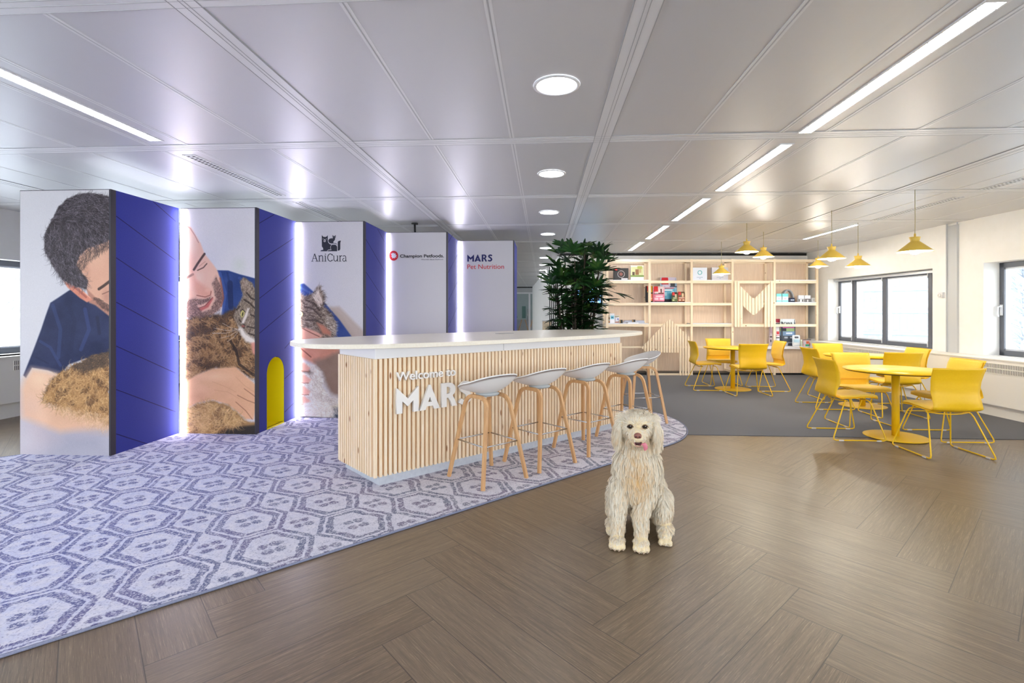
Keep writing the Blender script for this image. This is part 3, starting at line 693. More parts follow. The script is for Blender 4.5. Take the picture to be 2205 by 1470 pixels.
# --- panel 1
c = Canvas(44, 234, 410, 983, 0, 380, 1/2.2975); g = c.ZY/1390
c.I[:] = np.array([206,205,213])+(np.array([-4,-2,2]))*g[...,None]*2
c.blob(180, 700, 190, 620, (214,213,220), .6, 1)
c.poly([(102,1090),(540,1180),(540,1400),(102,1400)], (196,182,192), 90, .9); c.poly([(300,1250),(540,1240),(540,1400),(240,1400)], (150,156,178), 110, .75); c.blob(130,1330,120,90,(205,200,212),.7,1)
sh = c.poly([(352,560),(300,595),(250,628),(228,690),(205,760),(170,855),(117,990),(130,1004),(160,952),(240,965),(300,985),(340,935),(420,905),(545,905),(545,670),(455,615),(400,590)], (36,44,82), 3, var=14, vs=34)
for pts, w_, cc in [([(262,640),(300,760),(290,900)],9,(52,66,116)), ([(330,620),(370,720),(350,860)],10,(28,36,74)), ([(420,660),(440,760),(400,860)],9,(56,70,126)), ([(480,700),(490,780)],8,(26,32,64)), ([(200,820),(250,850),(300,940)],7,(54,68,122)), ([(180,900),(240,930)],5,(28,36,72))]: c.line(pts, w_, cc, .55)
arm = c.poly([(160,955),(240,967),(300,985),(250,1040),(225,1110),(250,1135),(540,1190),(540,1235),(300,1270),(112,1200),(102,1060),(118,1010)], (228,186,158), 22, .95, var=8, vs=50)
c.blob(200,1010,70,60,(240,206,176),.7,1); c.blob(150,1140,80,80,(222,186,170),.6,1); c.poly([(230,1130),(540,1200),(540,1260),(260,1230)], (214,170,142), 40, .7)
cat = c.poly([(540,868),(490,882),(440,900),(380,925),(330,955),(262,1008),(232,1060),(214,1110),(260,1135),(330,1150),(430,1172),(500,1190),(540,1230)], (122,90,62), 10, 1, jag=14, var=24, vs=16)
c.hair(cat, 2600, 16, lambda x, y: PI*.62+.5*np.sin(x/60)+.3*np.sin(y/40), [(150,112,72),(98,70,48),(72,54,42),(120,88,56)], .6, .3, 1.2, 4); cl_ = cat*(c.n(9, 77, 2) > .5); c.hair(cl_, 1500, 22, lambda x, y: PI*.60+.45*np.sin(x/45)+.3*np.sin(y/40), [(190,148,100),(170,128,82),(214,174,124),(150,110,70)], .65, .2, 1.0, 44, w=2)
c.hair(c.mask([(540,865),(440,900),(360,940),(420,960),(540,930)], 8), 900, 12, PI*.7, [(52,44,44),(80,64,54),(104,84,66)], .6, .4, 1, 14)
c.hair(c.mask([(230,1120),(540,1180),(540,1260),(300,1180)], 8), 700, 14, PI*.55, [(216,176,140),(190,148,110),(232,200,168)], .4, .4, 1, 5)
face = c.poly([(360,440),(400,375),(450,345),(545,310),(545,672),(505,642),(455,600),(425,560),(380,520)], (212,164,142), 5, var=6, vs=40)
c.blob(470,400,60,70,(226,184,160),.7,1); c.blob(525,600,30,60,(176,126,112),.7,1); c.blob(430,480,22,60,(190,140,120),.5,1)
c.line([(488,560),(510,545),(540,522)], 7, (62,46,44), .9); c.line([(505,585),(540,570)], 2.2, (110,72,64), .8)
c.poly([(430,560),(470,600),(545,650),(545,700),(470,640),(440,628)], (176,126,110), 4); c.hair(c.mask([(455,600),(480,600),(540,640),(540,675),(500,650)], 4), 500, 4, PI*.4, [(66,52,52),(90,68,62)], .5, .6, 1, 6)
c.poly([(314,518),(345,535),(400,556),(430,590),(456,612),(430,626),(395,604),(365,578),(335,552)], (206,132,112), 3, var=8); c.line([(340,535),(385,562),(425,600)], 5, (160,84,72), .7); c.line([(330,524),(390,552),(446,604)], 2.5, (232,172,150), .7)
hr = c.poly([(545,108),(500,92),(440,83),(380,90),(330,112),(292,150),(256,215),(218,300),(222,368),(258,440),(305,508),(340,533),(385,552),(425,560),(436,515),(400,470),(378,440),(392,395),(430,360),(500,335),(545,318)], (58,50,56), 4, jag=5, var=12)
c.hair(hr, 3600, 14, lambda x, y: np.where(y < 230, -.3+(x-330)/300, PI*.5-(x-300)/300), [(112,106,118),(88,82,92),(40,36,42),(30,27,32),(142,136,150),(66,58,62)], .55, .45, .9, 7)
c.hair(c.mask([(380,440),(430,360),(545,320),(545,350),(440,420),(400,480)], 6), 500, 8, PI*.55, [(60,50,52),(84,70,66)], .5, .3, .6, 8)
P1 = c
# --- panel 2
c = Canvas(388, 548, 449.5, 936, 370, 430, 1/2.773); g = np.clip(c.ZY/1400, 0, 1)
c.I[:] = np.array([212,210,220]); c.blob(120, 180, 200, 220, (232,228,228), .7, 1); c.blob(400,395,60,70,(196,204,196),.6,1); c.blob(400,200,150,130,(206,204,214),.6,1)
c.poly([(266,424),(335,426),(400,448),(505,476),(505,720),(420,760),(300,730),(300,560),(286,482)], (44,66,126), 3, var=14, vs=26)
for pts, w_, cc in [([(285,440),(318,560),(300,690)],8,(74,100,168)), ([(345,500),(350,640)],16,(28,38,76)), ([(330,440),(345,520)],6,(34,50,100)), ([(400,470),(480,520)],8,(62,86,150))]: c.line(pts, w_, cc, .6)
face = c.poly([(40,150),(80,145),(112,168),(140,215),(168,262),(192,325),(246,392),(272,430),(292,492),(305,570),(290,650),(240,690),(160,716),(60,702),(40,690)], (232,188,170), 5, var=5, vs=40)
c.blob(90,260,70,110,(250,226,212),.75,1); c.blob(70,480,40,200,(248,214,200),.6,1); c.blob(160,470,45,60,(246,206,188),.6,1); c.blob(280,560,26,80,(196,140,124),.5,1)
c.line([(78,152),(106,172),(134,214),(156,258)], 3, (176,130,124), .6)
c.line([(128,420),(150,385),(178,345),(192,326)], 7, (62,42,42), .85); c.line([(150,424),(185,408),(206,384)], 3.2, (70,44,42), .85); c.line([(160,400),(196,372)], 3, (196,140,124), .6)
c.line([(60,490),(90,465),(122,448)], 7, (120,88,82), .7); c.line([(60,520),(82,500)], 3, (120,80,76), .7)
c.poly([(118,430),(140,480),(180,510),(232,548),(226,575),(196,584),(146,572),(132,540)], (222,160,140), 14, .8); c.line([(146,574),(196,584),(228,572),(232,550)], 3, (150,84,74), .8); c.blob(210,545,22,16,(240,190,172),.7,1)
c.poly([(150,655),(190,640),(238,588),(246,592),(216,645),(170,668)], (196,104,100), 4, .95); c.line([(152,652),(196,636),(242,585)], 2.2, (110,52,52), .8)
bd = np.maximum(c.mask([(96,600),(140,590),(150,640),(180,672),(230,655),(262,590),(240,500),(262,460),(292,520),(305,580),(288,655),(238,690),(160,716),(70,702),(60,690)], 14), c.mask([(110,612),(140,596),(190,596),(232,580),(225,600),(170,630)], 8)); c.fill(bd, (128,92,88), .42); c.hair(bd, 2600, 3, PI*.6, [(72,54,54),(96,72,70),(150,124,118)], .55, .5, 1, 11)
c.line([(286,470),(298,540),(306,590),(292,640)], 5, (150,90,74), .7)
cat = c.poly([(40,716),(180,706),(300,690),(372,650),(405,760),(470,850),(505,880),(505,1075),(430,1040),(380,1002),(240,1012),(140,1052),(90,1086),(40,1100)], (96,74,58), 10, 1, jag=12, var=26, vs=20)
c.poly([(50,720),(190,705),(300,695),(330,780),(240,840),(60,860)], (84,72,72), 30, .75); c.blob(250,905,130,70,(120,86,54),.6,1)
c.hair(cat, 5200, 13, lambda x, y: PI*.35+.9*np.sin(x/70+y/90), [(66,50,40),(48,38,34),(110,80,54),(128,94,62)], .55, .4, 1.6, 12); cl_ = cat*(c.n(8, 78, 2) > .53); c.hair(cl_, 1300, 17, lambda x, y: PI*.35+.9*np.sin(x/70+y/90), [(164,124,84),(142,106,72),(188,150,110)], .6, .25, 1.4, 45, w=2)
c.line([(350,850),(385,910),(400,985),(490,1050)], 8, (44,34,30), .7)
hd = c.poly([(403,492),(420,466),(452,480),(476,500),(490,530),(505,560),(505,850),(460,850),(410,800),(392,760),(366,690),(380,660),(408,610),(420,570)], (126,110,96), 6, 1, jag=6, var=16, vs=12)
c.poly([(412,496),(424,480),(450,500),(470,540),(452,570),(430,560)], (178,150,140), 6, .8)
c.hair(hd, 1800, 8, lambda x, y: PI*.55+(x-450)/120, [(70,58,52),(172,154,138),(196,180,166),(96,80,70)], .5, .4, .8, 13)
for pts, w_ in [([(446,560),(470,590),(492,600)],5), ([(430,600),(462,620),(492,650)],5), ([(470,690),(495,700)],5), ([(450,760),(495,770)],4), ([(455,800),(498,815)],4), ([(400,720),(432,752),(428,770)],4), ([(386,660),(404,640)],5)]: c.line(pts, w_, (50,40,36), .75)
c.poly([(450,652),(462,650),(448,700),(428,742),(412,742),(430,700)], (228,218,214), 4, .9)
c.poly([(398,758),(420,775),(440,800),(480,830),(500,842),(500,870),(440,850),(410,810)], (232,224,220), 8, .95, jag=4); c.blob(424,758,13,9,(150,84,76),.9,.5)
c.blob(420,684,13,26,(206,196,120),.95,.35,.2); c.blob(421,686,5,17,(28,24,20),.95,.4,.2); c.line([(408,668),(420,656),(434,672)], 2.5, (40,30,26), .8)
for e in [(250,770),(240,800),(290,830),(330,850),(300,740)]: c.line([(405,775), ((405+e[0])/2, (775+e[1])/2+12), e], 1.0, (236,230,230), .7)
c.poly([(470,858),(505,850),(505,940),(480,920)], (216,150,136), 6, .95)
arm = c.poly([(50,1110),(140,1052),(240,1012),(380,1000),(432,1048),(505,1110),(505,1240),(486,1312),(440,1312),(380,1262),(330,1226),(240,1200),(150,1220),(90,1250),(50,1270)], (226,176,142), 7, 1, var=8, vs=30)
c.blob(250,1060,130,36,(240,198,164),.7,1); c.blob(150,1180,70,40,(206,150,118),.5,1)
for pts in [[(240,1090),(320,1120),(380,1150)],[(250,1140),(330,1150),(400,1190)],[(380,1060),(430,1110),(490,1150)]]: c.line(pts, 3, (206,152,122), .4)
for pts in [[(390,1170),(450,1200),(495,1216)],[(380,1210),(440,1262),(478,1312)],[(430,1130),(500,1180)]]: c.line(pts, 2.6, (150,96,74), .65)
fr = c.poly([(40,1275),(90,1252),(150,1222),(240,1202),(330,1228),(380,1264),(432,1312),(470,1330),(505,1330),(505,1420),(40,1420)], (172,134,92), 8, 1, jag=8, var=20, vs=20)
c.poly([(250,1392),(330,1362),(505,1345),(505,1420),(240,1420)], (48,44,42), 8, .95); c.poly([(40,1290),(90,1290),(150,1420),(40,1420)], (222,212,206), 22, .9)
c.hair(c.mask([(70,1275),(240,1205),(380,1265),(430,1320),(330,1360),(250,1405),(100,1405)], 4), 2600, 15, lambda x, y: PI*.8-(x-250)/200, [(190,150,102),(120,86,56),(92,66,48),(150,112,76)], .55, .4, 1.4, 15); c.hair(c.mask([(70,1275),(240,1205),(380,1265),(430,1320),(330,1360),(250,1405),(100,1405)], 4)*(c.n(9, 79, 2) > .5), 900, 20, lambda x, y: PI*.8-(x-250)/200, [(204,164,112),(220,184,136),(180,138,92)], .6, .2, 1.2, 46, w=2)
c.blob(46,760,34,900,(252,240,238),.25,.9)  # pale glow painted down the left edge, beside the light strip
P2 = c
# --- panel 3
c = Canvas(637, 782, 478, 900, 370, 430, 1/2.773)
c.I[:] = np.array([206,204,214]); c.blob(800,260,120,240,(226,222,226),.6,1); c.blob(790,460,60,60,(222,216,206),.5,1)
c.poly([(930,645),(1000,638),(1150,790),(1150,830),(1060,830)], (184,168,162), 10, .9); c.poly([(940,650),(1000,700),(1080,815),(1000,815)], (150,130,120), 26, .5)
c.poly([(740,500),(790,502),(840,545),(920,625),(1000,715),(1075,818),(950,830),(740,700)], (52,74,142), 4, 1, var=14, vs=24); c.line([(760,520),(830,560),(900,640),(990,760)], 6, (84,110,176), .6)
hd = c.poly([(740,552),(800,578),(838,562),(866,528),(884,518),(902,548),(910,640),(948,676),(984,745),(976,812),(935,835),(740,830)], (136,118,106), 7, 1, jag=8, var=16, vs=12)
c.poly([(846,590),(878,545),(896,560),(902,620),(884,640),(862,620)], (206,164,150), 7, .9); c.poly([(930,690),(985,745),(975,812),(930,820),(915,760)], (226,216,210), 14, .9)
c.hair(hd, 2600, 9, lambda x, y: -.3+(y-640)/160, [(78,64,58),(176,158,144),(206,192,180),(102,84,74),(60,48,44)], .55, .45, .9, 21)
c.hair(c.mask([(846,590),(878,545),(902,620),(884,650)], 3), 160, 10, -PI*.6, [(236,222,212)], .6, .3, .5, 22)
for pts in [[(800,600),(850,620),(880,660)],[(790,640),(840,650),(890,700)],[(800,720),(860,720),(900,740)],[(760,590),(790,620)]]: c.line(pts, 5, (60,48,44), .6)
c.blob(768,684,17,16,(214,206,150),.95,.35); c.blob(764,685,7,8,(30,26,24),.95,.4); c.line([(748,668),(768,662),(790,678),(782,696)], 2.5, (48,36,32), .8)
for a_, b_, cc in [([(740,775),(800,765),(868,790),(905,812),(868,838),(740,835)],6,(226,170,152)), ([(866,736),(905,750),(950,790),(948,812),(900,800)],8,(196,128,108))]: c.poly(a_, cc, b_, .95, var=8)
c.line([(780,770),(840,800),(880,818)], 3, (120,70,58), .7)
c.poly([(740,870),(995,870),(1010,930),(990,960),(860,985),(780,950),(740,930)], (214,150,130), 10, 1, var=10); c.line([(770,890),(830,940)], 4, (120,66,56), .7)
br = c.poly([(850,960),(930,940),(1010,900),(1010,1180),(960,1165),(925,1110),(900,1040),(860,1000)], (150,124,112), 16, 1, jag=6, var=16, vs=30)
fur = c.poly([(740,950),(830,985),(868,1002),(900,1050),(900,1120),(940,1180),(1000,1190),(1000,1240),(960,1310),(740,1310)], (226,220,216), 10, 1, jag=10, var=8)
c.poly([(925,1160),(1000,1180),(1000,1240),(900,1250)], (206,198,200), 20, .8); c.poly([(900,1250),(1000,1225),(1000,1262),(960,1300)], (196,190,120), 16, .4); c.poly([(940,1250),(1000,1236),(1000,1310),(940,1310)], (66,74,92), 10, .9)
c.hair(fur, 1500, 14, lambda x, y: PI*.4-(x-850)/220, [(246,242,238),(204,192,186),(252,250,248),(180,164,156)], .55, .5, 1.2, 23)
c.poly([(740,960),(800,1000),(838,1030),(820,1046),(740,1020)], (96,78,70), 10, .8, jag=8)
for k_, yy_ in enumerate((1010, 1080, 1150, 1210)):
    c.poly([(740,yy_-40),(790,yy_-34),(826+6*(k_%2),yy_-4),(815,yy_+18),(770,yy_+14),(740,yy_)], (232,178,162), 6, .95, var=6); c.line([(745,yy_+6),(790,yy_+18),(818,yy_+16)], 2.5, (150,92,80), .7)
pw = c.poly([(750,1275),(790,1220),(850,1200),(930,1212),(964,1250),(962,1292),(930,1304),(800,1304)], (236,230,226), 8, 1, jag=3, var=6)
for x_ in (890, 918, 944): c.line([(x_,1262),(x_+4,1296)], 2, (176,160,152), .6)
c.hair(pw, 500, 8, -.2, [(250,248,246),(206,196,190)], .5, .5, 1, 24); c.poly([(740,1296),(960,1302),(960,1312),(740,1312)], (52,50,56), 3, .9)
P3 = c
for P_, k_ in ((P1,0),(P2,1),(P3,2)): P_.put('photo_print', PAN[k_][0], PAN[k_][1], PAN[k_][2]-.002, PR[k_])
for k_ in (3,4): MB().box(PAN[k_][0], PAN[k_][1]-.002, PAN[k_][2]-.002, PAN[k_][2]+.003, .012, PH-.006).build('white_face', mat('white_print_face', (211,206,209), .6) if k_ == 3 else bpy.data.materials['white_print_face'], PR[k_])

# ---- flat shapes and lettering
def shape(name, loops, m, place, parent, depth=.002, bevel=0):
    """filled outline (first loops outer, holes by even-odd) in its own plane; place maps (u,v,w) to the room"""
    cu = bpy.data.curves.new(name, 'CURVE'); cu.dimensions = '2D'; cu.fill_mode = 'BOTH'; cu.extrude = depth/2; cu.bevel_depth = bevel
    for lp in loops:
        sp = cu.splines.new('POLY'); sp.points.add(len(lp)-1); sp.use_cyclic_u = True
        for p, q in zip(sp.points, lp): p.co = (q[0], q[1], 0, 1)
    return _tomesh(cu, name, m, place, parent, depth)
def _tomesh(cu, name, m, place, parent, depth):
    o = bpy.data.objects.new(name+'_tmp', cu); C.objects.link(o); dg = bpy.context.evaluated_depsgraph_get(); me = bpy.data.meshes.new_from_object(o.evaluated_get(dg))
    C.objects.unlink(o); bpy.data.objects.remove(o)
    Mi = chain(parent).inverted() if parent is not None else Matrix.Identity(4)
    for v in me.vertices: v.co = Mi @ place(v.co.x, v.co.y, v.co.z+depth/2)
    me.name = name; me.materials.clear(); me.materials.append(m); r = bpy.data.objects.new(name, me); C.objects.link(r); r.parent = parent; return r
def text(name, s, m, place, parent, depth=.002, bold=0, size=1, spacing=1.0, fit=None):
    """fit = (width, height of capitals) in metres"""
    cu = bpy.data.curves.new(name, 'FONT'); cu.body = s; cu.size = 1; cu.extrude = 0; cu.offset = bold; cu.space_character = spacing
    o = bpy.data.objects.new('tmp', cu); C.objects.link(o); dg = bpy.context.evaluated_depsgraph_get(); dg.update(); me = bpy.data.meshes.new_from_object(o.evaluated_get(dg)); C.objects.unlink(o); bpy.data.objects.remove(o)
    xs = [v.co.x for v in me.vertices]; x0, x1 = min(xs), max(xs); sx = fit[0]/(x1-x0); sy = fit[1]/.73
    bpy.data.meshes.remove(me)
    cu.extrude = depth/2/1.0
    return _tomesh(cu, name, m, lambda u, v, w: place((u-x0)*sx, v*sy, w), parent, depth)
def pplace(k, zx, zy, kk, y_off=.0025):
    """picture notes -> panel k front plane"""
    Y = PAN[k][2]-y_off
    def f(u, v, w): q = at(zx+u*kk, zy-v*kk, Y=Y); return Vector((q.x, Y-w, q.z))
    return f
M_ink = mat('dark_ink', (38,38,52), .6); M_ink2 = mat('black_ink', (20,18,22), .6); M_navy = mat('navy_ink', (22,24,92), .6); M_red = mat('red_ink', (206,34,46), .55); M_gink = mat('grey_ink', (128,124,134), .6)
def arcp(cx, cy, rx, ry, a0, a1, n=12): return [(cx+rx*math.cos(math.radians(a0+(a1-a0)*i/n)), cy-ry*math.sin(math.radians(a0+(a1-a0)*i/n))) for i in range(n+1)]
S1 = 120/1960.
def neg(l): return [(x, -y) for x, y in l]
pl = pplace(2, 660, 490, S1)
dog_ = [(540,262),(560,285),(600,325),(690,325),(735,285),(748,262),(748,470),(768,530),(820,580),(880,600),(850,640),(838,700),(850,750),(860,765),(780,768),(738,795),(722,830),(490,830),(520,790),(590,782),(585,720),(542,660)]
shape('logo', [neg(dog_), neg(arcp(585,398,15,15,0,360)[:-1]), neg(arcp(700,398,15,15,0,360)[:-1]), neg([(643,388),(670,430),(688,465),(668,500),(640,508),(612,500),(598,465),(615,430)]), neg([(643,436),(662,462),(643,486),(622,462)]),], M_ink, pl, PR[2])
shape('logo', [neg([(900,600),(1010,598),(1055,625),(1078,675),(1078,830),(738,830),(765,795),(880,786),(858,730),(856,680),(870,635)])], M_ink, pl, PR[2])
shape('logo', [neg([(915,258),(945,290),(1000,290),(1030,258),(1030,335),(1005,370),(1005,410),(985,450),(950,480),(944,540),(1020,545),(1060,565),(1085,600),(1060,590),(1020,568),(945,556),(850,556),(800,530),(768,480),(775,430),(815,388),(870,376),(930,374),(932,360),(915,335)]), neg(arcp(938,320,13,11,0,360)[:-1]), neg(arcp(1003,320,13,11,0,360)[:-1])], M_ink, pl, PR[2])
shape('logo', [neg([(1100,805),(1100,520),(1115,480),(1150,460),(1220,460),(1195,500),(1188,560),(1188,750),(1165,795),(1130,808)])], M_ink, pl, PR[2])
# AniCura wordmark, drawn as thin serif strokes
def strokes(name, segs, m, place, parent, depth=.002):
    mb = MB(); Mi = None
    for pts, w_ in segs:
        n = len(pts); Lp = []; Rp = []
        for i in range(n):
            a = Vector(pts[max(i-1,0)]); b = Vector(pts[min(i+1,n-1)]); t_ = (b-a).normalized(); nn = Vector((-t_.y, t_.x))*(w_/2); p = Vector(pts[i]); Lp.append(p+nn); Rp.append(p-nn)
        vs = []
        for d_ in (0, depth): vs += [place(p.x, -p.y, d_) for p in Lp]+[place(p.x, -p.y, d_) for p in Rp]
        fs = []
        for i in range(n-1): fs += [(2*n+i, 2*n+i+1, 3*n+i+1, 3*n+i), (i, n+i, n+i+1, i+1), (i, i+1, 2*n+i+1, 2*n+i), (n+i, 3*n+i, 3*n+i+1, n+i+1)]
        fs += [(0, 2*n, 3*n, n), (n-1, 2*n-1, 4*n-1, 3*n-1)]
        mb.add(vs, fs)
    return mb.build(name, m, parent)
def A_(cx, cy, rx, ry, a0, a1, n=14): return arcp(cx, cy, rx, ry, a0, a1, n)
an = [([(200,1180),(284,920)],16), ([(284,915),(375,1180)],30), ([(225,1085),(340,1085)],14), ([(165,1183),(245,1183)],14), ([(318,1183),(428,1183)],14),
 ([(452,985),(452,1183)],28), ([(415,985),(455,985)],14), ([(460,1010)]+A_(520,1030,50,50,150,10)+[(572,1100),(572,1183)],24), ([(420,1183),(495,1183)],14), ([(535,1183),(605,1183)],14),
 ([(665,985),(665,1183)],28), ([(625,985),(668,985)],14), ([(625,1183),(705,1183)],14), ([(665,918),(665,948)],32),
 (A_(838,1050,92,128,35,320,24),26), ([(913,930),(913,985)],14), ([(913,1130),(913,1165)],14),
 ([(965,985),(965,1110)]+A_(1020,1110,55,68,180,330,10)+[(1085,1120)],24), ([(930,985),(968,985)],14), ([(1092,985),(1092,1183)],28), ([(1058,985),(1092,985)],14), ([(1092,1183),(1130,1183)],14),
 ([(1180,985),(1180,1183)],28), ([(1143,985),(1182,985)],14), ([(1145,1183),(1225,1183)],14), ([(1185,1030)]+A_(1232,1030,40,42,150,60,8)+[(1252,1000)],24),
 ([(1285,1010)]+A_(1330,1035,48,52,130,0,8)+[(1380,1060),(1382,1150),(1410,1183)],24), (A_(1325,1130,52,52,80,360,16),22)]
strokes('wordmark', an, M_ink, pl, PR[2])
# Champion Petfoods
S2 = 420/2205.; pl3 = pplace(3, 770, 470, S2)
shape('logo_disc', [neg(arcp(408,422,51,56,0,360,40)[:-1])], M_red, pl3, PR[3])
lf = [(375,398),(392,402),(388,388),(404,394),(412,386),(416,400),(432,394),(428,410),(444,418),(432,428),(442,440),(424,440),(420,452),(408,446),(392,452),(392,438),(380,432),(388,420)]
shape('leaf_emblem', [neg(lf)], M_white, pplace(3, 770, 470, S2, .0052), PR[3])
def tplace(k, zx, zy, S, u0, v0): 
    base = pplace(k, zx, zy, S); o0 = base(u0, -v0, 0)
    return lambda u, v, w: Vector((o0.x+u, o0.y-w, o0.z+v))
def msz(k, zx, zy, S, u0, v0, u1, v1):
    b = pplace(k, zx, zy, S); return (b(u1,-v0,0)-b(u0,-v0,0)).length, (b(u0,-v1,0)-b(u0,-v0,0)).length
text('lettering', 'Champion Petfoods.', M_ink2, tplace(3,770,470,S2,480,443), PR[3], bold=.022, fit=msz(3,770,470,S2,480,443,976,407))
text('tagline', "World's Best Petfood", M_gink, tplace(3,770,470,S2,718,472), PR[3], bold=.008, fit=msz(3,770,470,S2,718,472,966,456))
# MARS letters as built shapes (height 1)
def mars():
    out = []
    out.append(('M', [[(0,0),(0,1),(.02,1),(.40,.56),(.78,1),(.80,1),(.80,0),(.60,0),(.60,.47),(.40,.25),(.20,.47),(.20,0)]], 0))
    out.append(('A', [[(0,0),(.36,1),(.42,1),(.78,0),(.56,0),(.51,.14),(.27,.14),(.22,0)], [(.32,.30),(.39,.52),(.46,.30)]], .84))
    R = [(0,0),(0,1),(.30,1)]+[(.30+.27*math.sin(a), .71+.29*math.cos(a)) for a in np.linspace(.15, 2.6, 12)]+[(.52,.30),(.62,.02),(.66,0),(.42,0),(.36,.22),(.26,.38),(.20,.38),(.20,0)]
    out.append(('R', [R, [(.20,.54),(.20,.84),(.30,.83),(.36,.76),(.37,.68),(.34,.58),(.28,.54)]], 1.70))
    cl = [(.50,.80),(.42,.88),(.30,.91),(.19,.87),(.14,.76),(.18,.64),(.30,.55),(.41,.45),(.46,.32),(.42,.17),(.30,.09),(.17,.10),(.06,.19)]
    w_ = .10; Lp, Rp = [], []
    for i, p in enumerate(cl):
        a = Vector(cl[max(i-1,0)]); b = Vector(cl[min(i+1,len(cl)-1)]); t_ = (b-a).normalized(); n_ = Vector((-t_.y, t_.x)); Lp.append(tuple(Vector(p)+n_*w_)); Rp.append(tuple(Vector(p)-n_*w_))
    out.append(('S', [Lp+Rp[::-1]], 2.40))
    return out
def mars_text(m, place, parent, width, height, depth, name='lettering'):
    sx = width/2.98
    for ch, loops, off in mars(): shape(name, [[((x+off)*sx, y*height) for x, y in lp] for lp in loops], m, place, parent, depth)
wd, ht = msz(4,770,470,S2,1240,489,1526,410)
mars_text(M_navy, tplace(4,770,470,S2,1240,489), PR[4], wd, ht, .003)
text('lettering', 'Pet Nutrition', M_red, tplace(4,770,470,S2,1240,571), PR[4], bold=.004, fit=msz(4,770,470,S2,1240,571,1655,518))
# ================================================================== BAR COUNTER
BO = Vector((-1.309, 3.877, 0)); BR = PI/4; BL, BWD = 3.16, .69
bar = thing('bar_counter', 'long white-topped bar counter clad in pale wooden slats, with Welcome to MARS lettering', 'bar counter', BO, BR)
MBa = Matrix.Translation(BO) @ Matrix.Rotation(BR, 4, 'Z')
def lb(mb, name, m, bevel=0, parent=bar): o = mb.build(name, m, parent, local=True, bevel=bevel); return o
core = MB().box(.022, BL-.022, .022, BWD-.022, .095, 1.005); lb(core, 'carcass', M_backing)
sl = MB(); n = int(BL/.042)
for k in range(n):
    x = .042*k+.006
    sl.box(x, x+.025, 0, .0225, .087, 1.009).box(x, x+.025, BWD-.0225, BWD, .087, 1.009)
n2 = int(BWD/.042)
for k in range(1, n2):
    y = .042*k+.006; sl.box(0, .0225, y, y+.025, .087, 1.009).box(BL-.0225, BL, y, y+.025, .087, 1.009)
sl.box(BL-.03, BL, 0, .0225, .087, 1.009)
lb(sl, 'slat_cladding', M_slat)
M_plinth = noisy('light_grey_plinth', (206,210,218), (194,198,208), .45, 30)
lb(MB().box(.06, BL-.06, .03, BWD-.03, .0135, .0945), 'plinth', M_plinth)
lb(MB().box(.016, BL-.016, .012, BWD-.012, 1.0095, 1.0945), 'upper_band', M_white)
lb(MB().box(1.33, 1.332, .0105, .012, 1.012, 1.094), 'band_joint', M_gink)
CTa, CTb, CTn, CTx, CTy = 2.13, .77, 2.9, 1.73, .53
top = [(CTx+CTa*math.copysign(abs(math.cos(t))**(2/CTn), math.cos(t)), CTy+CTb*math.copysign(abs(math.sin(t))**(2/CTn), math.sin(t))) for t in np.linspace(0, 2*PI, 181)[:-1]]
M_top = noisy('cream_stone_top', (232,222,204), (238,230,214), .30, 70, spec=.5)
lb(MB().prism(top, 1.095, 1.131, smooth=False), 'countertop', M_top, bevel=.003)
pa, pb = MBa.inverted() @ at(1062, 719, z=1.131), MBa.inverted() @ at(1110, 717, z=1.131)
hx, hy = (pa.x+pb.x)/2, (pa.y+pb.y)/2
sk = lb(MB().box(hx-.10, hx+.10, hy-.045, hy+.045, 1.1312, 1.135), 'socket_lid', mat('socket_grey', (168,164,160), .35, .6), .001)
# lettering on the long face
nrm = Vector((math.sin(BR), -math.cos(BR), 0)); al = Vector((math.cos(BR), math.sin(BR), 0))
def barpt(px, py): return onplane(px, py, BO+nrm*.012, nrm)
def bplace(px, py, off=.008):
    o0 = barpt(px, py); return lambda u, v, w: o0+al*u+Vector((0,0,1))*v+nrm*(w+off-.012)
kz = 220/2156.
w0 = barpt(840+98*kz, 760+590*kz); w1 = barpt(840+1375*kz, 760+475*kz); M_let = mat('white_lettering', (244,240,236), .5)
hW = (barpt(840+130*kz, 760+395*kz)-barpt(840+150*kz, 760+585*kz)).z
text('lettering', 'Welcome to', M_let, bplace(840+115*kz, 760+588*kz), bar, depth=.02, bold=.012, fit=((w1-w0).length*.98, abs(hW)))
m0 = barpt(840+118*kz, 760+1285*kz); m1 = barpt(840+1705*kz, 760+1080*kz); mT = barpt(840+118*kz, 760+745*kz)
mars_text(M_let, bplace(840+118*kz, 760+1283*kz), bar, (m1-m0).length*1.0, (mT-m0).z, .022)

